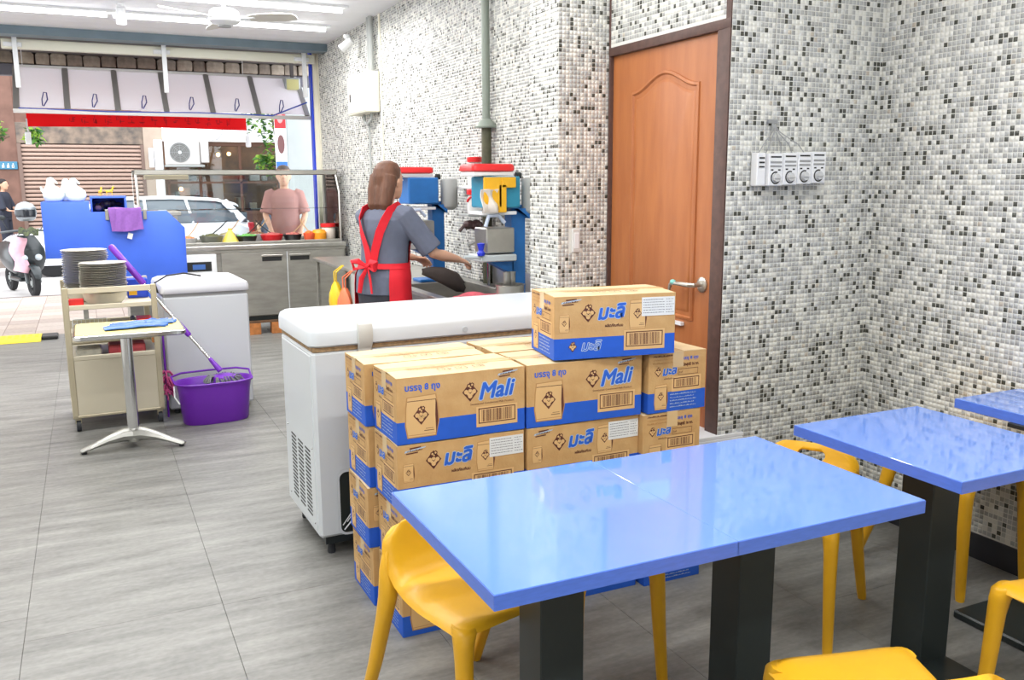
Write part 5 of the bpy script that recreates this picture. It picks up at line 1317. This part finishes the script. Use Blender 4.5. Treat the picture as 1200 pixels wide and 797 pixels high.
for x, w_, z0, z1 in ((-.55, .10, .30, .60), (-.70, .15, .28, .74), (-1.0, .17, .32, .78), (-1.35, .14, .45, .80), (-1.55, .06, .62, .76)): rs.append([(x, w_*math.cos(k*math.pi/6), (z0+z1)/2+(z1-z0)/2*math.sin(k*math.pi/6)) for k in range(12)])
b.rings(rs).build('rear_body', M_bk, sc_)
MB().tube([(-.22, -.33, .98), (-.18, -.15, 1.0), (-.18, .15, 1.0), (-.22, .33, .98)], .018, 8).build('handlebar', M_sg, sc_)
for s_ in (-1, 1): MB().tube([(-.2, s_*.22, 1.0), (-.16, s_*.30, 1.16)], .007, 5).ball((-.16, s_*.31, 1.20), (.012, .06, .04), 8).build('mirror', M_bk, sc_)
MB().tube([(-.9, .16, .3), (-.95, .26, .02)], .014, 6).build('kickstand', M_sg, sc_)
b = MB(); b.box(-.02, .0, -.05, .05, .42, .50, b=.005); b.build('orange_reflector', mat('orange_red', (226, 90, 50), .4), sc_)
hl = thing('helmet', 'silver grey motorcycle helmet resting on the scooter handlebar', 'helmet', (-.84, 15.30, 1.13))
b = MB(); b.lathe([(.09, -.13), (.125, -.10), (.15, -.02), (.145, .06), (.11, .12), (.05, .152), (.0, .158)], n=24); b.build('shell', mat('helmet_silver', (150, 156, 160), .2, .4), hl)
b = MB(); rs = []
for z, r_ in ((-.07, .152), (-.02, .158), (.04, .152)): rs.append([(r_*math.cos(math.radians(-150+12*k)), r_*math.sin(math.radians(-150+12*k)), z) for k in range(11)])
b.add([p for r in rs for p in r], [(a*11+k, a*11+k+1, (a+1)*11+k+1, (a+1)*11+k) for a in range(2) for k in range(10)]); b.build('visor', mat('dark_visor', (40, 44, 50), .1), hl)
b = MB(); b.grid(lambda u, v: (-1.08+.20*u+.03*math.sin(v*8), 15.26-.10*math.sin(u*2.5)+.02*math.sin(v*11+u*4), GZ+.42+.52*v-.05*u), 14, 16, th=.02)
o = b.build('pink_raincoat', mat('pink_raincoat', (226, 176, 190), .6, noise=.15, nscale=12)); tag(o, 'pale pink raincoat draped over the side of the black scooter', 'raincoat')
b = MB(); b.grid(lambda u, v: (-.95+.26*u, 15.10+.12*v+.02*math.sin(u*9), .80+.10*math.sin(v*3)+.02*math.sin(u*12)), 12, 8, th=.015)
o = b.build('dark_gloves', mat('dark_floral_cloth', (44, 48, 44), .7, noise=.4, nscale=30, col2=(90, 100, 60))); tag(o, 'dark patterned hand muffs over the scooter handlebar', 'handlebar muffs')
# ================================================================== PEOPLE
M_skin = mat('skin', (226, 176, 146), .5, noise=.04, nscale=6)
def limb(b, pts, n=12, flat=1):
    b.tube([p[:3] for p in pts], [p[3] for p in pts], n, flat=flat)
def hand(b, W, F, U, side, curl=.5, s=1):
    """palm and five separate fingers; W wrist, F towards the fingertips, U back of the hand"""
    F = F.normalized(); U = (U-U.dot(F)*F).normalized(); S = F.cross(U)*side       # S towards the thumb
    rs = []
    for q, w_, t_ in ((-.01, .024, .017), (.02, .032, .016), (.055, .040, .014), (.085, .040, .012)):
        c = W+F*q*s; rs.append([tuple(c+S*(w_*s*math.cos(k*math.pi/5))+U*(t_*s*math.sin(k*math.pi/5))) for k in range(10)])
    b.rings(rs)
    for i, (off, ln) in enumerate(((.029, .070), (.010, .078), (-.010, .073), (-.029, .058))):
        p = W+F*.078*s+S*off*s; pts = [tuple(p-F*.015)]; d = F+S*off*2.0; ang = 0
        for seg, l in enumerate((.45, .32, .23)):
            ang += curl*(.5+.35*seg)*(1+.1*i); dd = (d.normalized()*math.cos(ang)-U*math.sin(ang))
            p = p+dd*ln*l*s; pts.append(tuple(p))
        b.tube(pts, [.0095*s, .0095*s, .0085*s, .007*s], 8)
    p = W+F*.02*s+S*.026*s; b.tube([tuple(p-S*.01), tuple(p+(F*.03+S*.022)*s), tuple(p+(F*.055+S*.022-U*.012)*s), tuple(p+(F*.075+S*.012-U*.026)*s)], [.013*s, .012*s, .0105*s, .008*s], 8)
def figure(label, loc, rz, arms, shirt, trousers, hair_col, H=1.62, lean=.0, long_hair=True, legs_apart=.09, voxel=.009, sleeve=.55, name='person', head_tilt=0):
    """standing figure facing local +X"""
    t = thing(name, label, 'person', loc, rz)
    k = H/1.62; V = lambda x, y, z: Vector((x*k+lean*max(0, z-.9)*k, y*k, z*k))
    body = MB()
    def ell(pts): body.rings([[tuple(V(cx+rx*math.cos(a), ry*math.sin(a), z)) for a in [2*math.pi*i/20 for i in range(20)]] for z, cx, rx, ry in pts])
    ell([(.80, -.01, .09, .145), (.90, -.01, .105, .165), (1.0, 0, .09, .135), (1.10, .0, .092, .135), (1.22, .0, .105, .155), (1.30, -.005, .098, .165), (1.345, -.01, .07, .12), (1.365, -.01, .045, .06)])
    limb(body, [(*V(-.01, 0, 1.33), .052*k), (*V(0, 0, 1.40), .047*k), (*V(.01, 0, 1.44), .047*k)])
    hc = V(.02, 0, 1.515)
    body.rings([[tuple(hc+Vector((cx*k+rx*k*math.cos(a), ry*k*math.sin(a), z*k))) for a in [2*math.pi*i/20 for i in range(20)]] for z, cx, rx, ry in ((-.108, .045, .022, .02), (-.095, .035, .048, .042), (-.06, .015, .078, .060), (-.02, .0, .094, .070), (.03, -.005, .099, .074), (.07, -.008, .085, .066), (.095, -.01, .055, .045), (.105, -.01, .02, .02))])
    body.tube([tuple(hc+Vector((.088, 0, .012))*k), tuple(hc+Vector((.108, 0, -.018))*k), tuple(hc+Vector((.092, 0, -.03))*k)], [.009*k, .014*k, .010*k], 8)
    for s in (-1, 1): body.tube([tuple(hc+Vector((-.01, s*.072, .01))*k), tuple(hc+Vector((-.014, s*.082, -.005))*k), tuple(hc+Vector((-.008, s*.074, -.03))*k)], [.014*k, .012*k, .008*k], 8)
    body.tube([tuple(hc+Vector((.076, -.022, -.058))*k), tuple(hc+Vector((.084, 0, -.056))*k), tuple(hc+Vector((.076, .022, -.058))*k)], [.005*k, .009*k, .005*k], 6)
    for s in (-1, 1):
        y = s*legs_apart
        limb(body, [(*V(0, s*.075, .86), .085*k), (*V(.01, y, .65), .072*k), (*V(.012, y, .46), .05*k), (*V(-.01, y, .32), .05*k), (*V(-.015, y, .10), .034*k), (*V(-.012, y, .04), .034*k)])
        limb(body, [(*V(-.05, y, .035), .032*k), (*V(.03, y, .035), .036*k), (*V(.12, y*1.15, .02), .026*k), (*V(.16, y*1.2, .018), .016*k)], flat=.8)
    sh = MB()
    def ell2(pts): sh.rings([[tuple(V(cx+rx*math.cos(a)*(1+.02*math.sin(5*a+z*20)), ry*math.sin(a)*(1+.015*math.sin(4*a)), z)) for a in [2*math.pi*i/28 for i in range(28)]] for z, cx, rx, ry in pts])
    ell2([(.84, -.01, .128, .182), (.95, -.01, .128, .18), (1.02, 0, .115, .158), (1.12, .0, .116, .158), (1.22, .0, .125, .172), (1.29, -.005, .115, .18), (1.335, -.01, .088, .145), (1.362, -.01, .060, .08), (1.375, -.01, .054, .056)])
    hands = []
    for s, (el, wr, fd, up, cu) in zip((-1, 1), arms):
        S0 = V(-.01, s*.155, 1.315); E = V(*el); Wd = V(*wr)
        limb(body, [(*S0, .046*k), (*(S0+(E-S0)*.5), .042*k), (*E, .035*k), (*(E+(Wd-E)*.35), .036*k), (*(E+(Wd-E)*.8), .026*k), (*Wd, .022*k)])
        hand(body, Wd, Vector(fd), Vector(up), s, cu, k*.95)
        e = S0+(E-S0)*(sleeve/.55*.92)
        limb(sh, [(*(S0-Vector((0, s*.03, 0))), .066*k), (*S0, .068*k), (*(S0+(e-S0)*.5), .068*k), (*e, .072*k)])
    bo = remesh(body, voxel, 'body', M_skin, 3, t)
    so = remesh(sh, voxel, 'shirt', shirt, 2, t)
    tr = MB(); tr.rings([[tuple(V(-.01+rx*math.cos(a), ry*math.sin(a), z)) for a in [2*math.pi*i/24 for i in range(24)]] for z, rx, ry in ((.78, .115, .165), (.86, .122, .176), (.96, .112, .160), (1.0, .105, .15))])
    for s in (-1, 1):
        y = s*legs_apart; limb(tr, [(*V(-.005, s*.078, .84), .098*k), (*V(.008, y, .62), .085*k), (*V(.01, y, .42), .070*k), (*V(-.01, y, .22), .065*k), (*V(-.012, y, .085), .062*k)])
    remesh(tr, voxel, 'trousers', trousers, 2, t)
    for s in (-1, 1):
        b = MB(); y = s*legs_apart; b.rings([[tuple(V(x+0, y*(1+.1*(x > .05))+w_*math.cos(q*math.pi/6), max(0, z+h*math.sin(q*math.pi/6)))) for q in range(12)] for x, w_, z, h in ((-.10, .03, .03, .03), (-.06, .045, .04, .045), (.03, .048, .038, .042), (.12, .05, .028, .03), (.185, .03, .018, .02))])
        b.build('shoe', M_black, t)
    hr = MB()
    if long_hair:
        for s in (-1, 0, 1): limb(hr, [(*(hc+Vector((-.05, s*.045, .03))*k), .05*k), (*(hc+Vector((-.075, s*.05, -.05))*k), .045*k), (*(hc+Vector((-.095, s*.045, -.14))*k), .038*k), (*(hc+Vector((-.085, s*.04, -.20))*k), .018*k)])
    hr.rings([[tuple(hc+Vector((cx*k+rx*k*math.cos(a), ry*k*math.sin(a), z*k))) for a in [2*math.pi*i/22 for i in range(22)]] for z, cx, rx, ry in ((-.065, -.062, .045, .066), (-.02, -.045, .068, .082), (.03, -.028, .088, .086), (.075, -.015, .090, .076), (.108, -.012, .066, .056), (.124, -.012, .025, .022))])
    remesh(hr, voxel*.8, 'hair', hair_col, 2, t)
    for s in (-1, 1):
        e = MB().ball(tuple(hc+Vector((.083, s*.029, .008))*k), (.008*k, .013*k, .0065*k), 10).build('eye', mat('eye_white', (226, 222, 216), .3), t)
        MB().ball(tuple(hc+Vector((.089, s*.029, .008))*k), (.004*k, .006*k, .006*k), 8).build('iris', mat('eye_dark', (48, 34, 28), .2), e)
        MB().tube([tuple(hc+Vector((.082, s*.016, .028))*k), tuple(hc+Vector((.085, s*.03, .033))*k), tuple(hc+Vector((.076, s*.045, .028))*k)], .003*k, 5).build('eyebrow', hair_col, t)
    MB().tube([tuple(hc+Vector((.082, -.02, -.058))*k), tuple(hc+Vector((.090, 0, -.057))*k), tuple(hc+Vector((.082, .02, -.058))*k)], [.003*k, .005*k, .003*k], 6).build('lips', mat('lips', (186, 96, 92), .5), t)
    return t, V
M_tee = mat('slate_grey_shirt', (104, 110, 128), .9, noise=.15, nscale=10, bump=.1, bscale=40)
M_hair = mat('brown_hair', (112, 74, 54), .6, noise=.35, nscale=30, stretch=(1, 1, .2), bump=.5, bscale=90)
M_apron = mat('red_apron_cloth', (226, 26, 44), .75, noise=.08, nscale=14)
wk, V = figure('worker in a slate grey t-shirt and red apron, working at the sink with both hands', (1.645, 5.36, 0), math.radians(32),
    [((.125, -.285, 1.085), (.315, -.335, 1.035), (1, -.05, -.28), (.1, -.5, 1), .55), ((.20, .20, 1.08), (.42, .10, 1.02), (1, -.2, -.3), (0, .3, 1), .5)],
    M_tee, mat('dark_trousers', (58, 60, 68), .9), M_hair, H=1.66, lean=.10, voxel=.0065)
def shell(y0a, y1a, z0, z1, off, m, name, nv=18, nu=30, tie=False):
    """cloth that follows the torso between two angles"""
    tab = [(.55, -.0, .165, .200), (.78, -.008, .142, .190), (.84, -.01, .136, .190), (.95, -.01, .136, .187), (1.02, 0, .124, .166), (1.12, .0, .125, .166), (1.22, .0, .134, .180), (1.29, -.005, .124, .188), (1.34, -.01, .092, .148)]
    def f(u, v):
        z = z0+(z1-z0)*v; a = y0a+(y1a-y0a)*u
        for p, q in zip(tab, tab[1:]):
            if z <= q[0]: break
        w_ = min(1, max(0, (z-p[0])/(q[0]-p[0]))); cx, rx, ry = (p[i]+(q[i]-p[i])*w_ for i in (1, 2, 3))
        wob = off+.004*math.sin(a*9+z*6)*(1.3-z)
        return tuple(V(cx+(rx+wob)*math.cos(a), (ry+wob)*math.sin(a), z))
    b = MB(); b.grid(f, nu, nv, th=.003); return b.build(name, m, wk, angle=60)
shell(-2.35, 2.0, .52, 1.005, .006, M_apron, 'apron_skirt', nu=44)
shell(-.95, .95, .995, 1.27, .006, M_apron, 'apron_bib')
shell(-3.9, .95, 1.0, 1.032, .009, M_apron, 'waist_tie', nv=3, nu=44)
def strap(pts, w_, name='apron_strap'):
    b = MB(); rs = []
    P = [V(*p) for p in pts]
    for i, p in enumerate(P):
        t = (P[min(i+1, len(P)-1)]-P[max(i-1, 0)]).normalized(); o = Vector((p.x, p.y, 0)).normalized() if i not in () else Vector((1, 0, 0))
        s_ = t.cross(o).normalized(); n_ = s_.cross(t).normalized()
        rs.append([tuple(p+s_*w_+n_*.003), tuple(p-s_*w_+n_*.003), tuple(p-s_*w_-n_*.002), tuple(p+s_*w_-n_*.002)])
    b.rings(rs); b.build(name, M_apron, wk)
strap([(-.128, -.02, 1.02), (-.130, -.04, 1.12), (-.138, -.075, 1.22), (-.125, -.10, 1.29), (-.085, -.105, 1.345), (-.01, -.10, 1.372), (.06, -.09, 1.345), (.115, -.08, 1.27)], .026)
strap([(-.128, -.0, 1.02), (-.130, .03, 1.12), (-.138, .07, 1.22), (-.125, .10, 1.29), (-.085, .105, 1.345), (-.01, .10, 1.372), (.06, .09, 1.345), (.115, .08, 1.27)], .026)
b = MB()
c = V(-.150, .0, 1.012)
for s in (-1, 1):
    b.tube([tuple(c), tuple(c+Vector((-.03, s*.05, .035))), tuple(c+Vector((-.035, s*.095, .03))), tuple(c+Vector((-.03, s*.085, -.015))), tuple(c)], [.008, .018, .02, .016, .008], 8, flat=.5)
    b.tube([tuple(c), tuple(c+Vector((-.02, s*.035, -.07))), tuple(c+Vector((-.025, s*.05, -.16)))], [.009, .016, .013], 8, flat=.4)
b.ball(tuple(c), .018, 10); b.build('apron_bow', M_apron, wk)
# dark cloth in the worker's hand
b = MB(); rs = []
for q, (x, z, w_, h) in enumerate(((0, 0, .02, .012), (.06, -.01, .045, .02), (.14, -.035, .065, .028), (.22, -.075, .06, .035), (.27, -.11, .03, .02))):
    rs.append([(x+.006*math.sin(k*2), .05*math.cos(k*math.pi/7)*w_/.05*.6, z+(h+w_*.45)*math.sin(k*math.pi/7)) for k in range(14)])
b.rings(rs); o = b.build('dark_cloth', mat('dark_brown_cloth', (62, 52, 48), .8, noise=.3, nscale=12), None, (1.83, 5.14, 1.005), angle=60); tag(o, 'dark brown damp cloth in the worker\'s hand over the sink', 'cloth')
figure('customer in a dusty rose shirt standing outside beyond the display case', (2.20, 11.15, 0), math.radians(-100),
    [((.02, -.22, 1.08), (.12, -.16, .90), (.6, .1, -1), (1, 0, .3), .4), ((.02, .22, 1.08), (.12, .16, .90), (.6, -.1, -1), (1, 0, .3), .4)],
    mat('dusty_rose_shirt', (176, 128, 120), .9), mat('grey_trousers', (110, 108, 108), .9), mat('dark_grey_hair', (92, 82, 74), .8), H=1.74, long_hair=False, voxel=.012)
figure('passer-by in a dark hooded coat on the far pavement at the left edge', (-1.60, 22.0, -.02), math.radians(-20),
    [((.06, -.22, 1.08), (.16, -.16, .98), (1, .2, 0), (0, 0, 1), .5), ((.06, .22, 1.08), (.16, .16, .98), (1, -.2, 0), (0, 0, 1), .5)],
    mat('dark_navy_coat', (44, 48, 62), .8), mat('dark_navy_coat', (44, 48, 62)), mat('black_hair', (40, 34, 34), .7), H=1.66, voxel=.014, sleeve=.8)
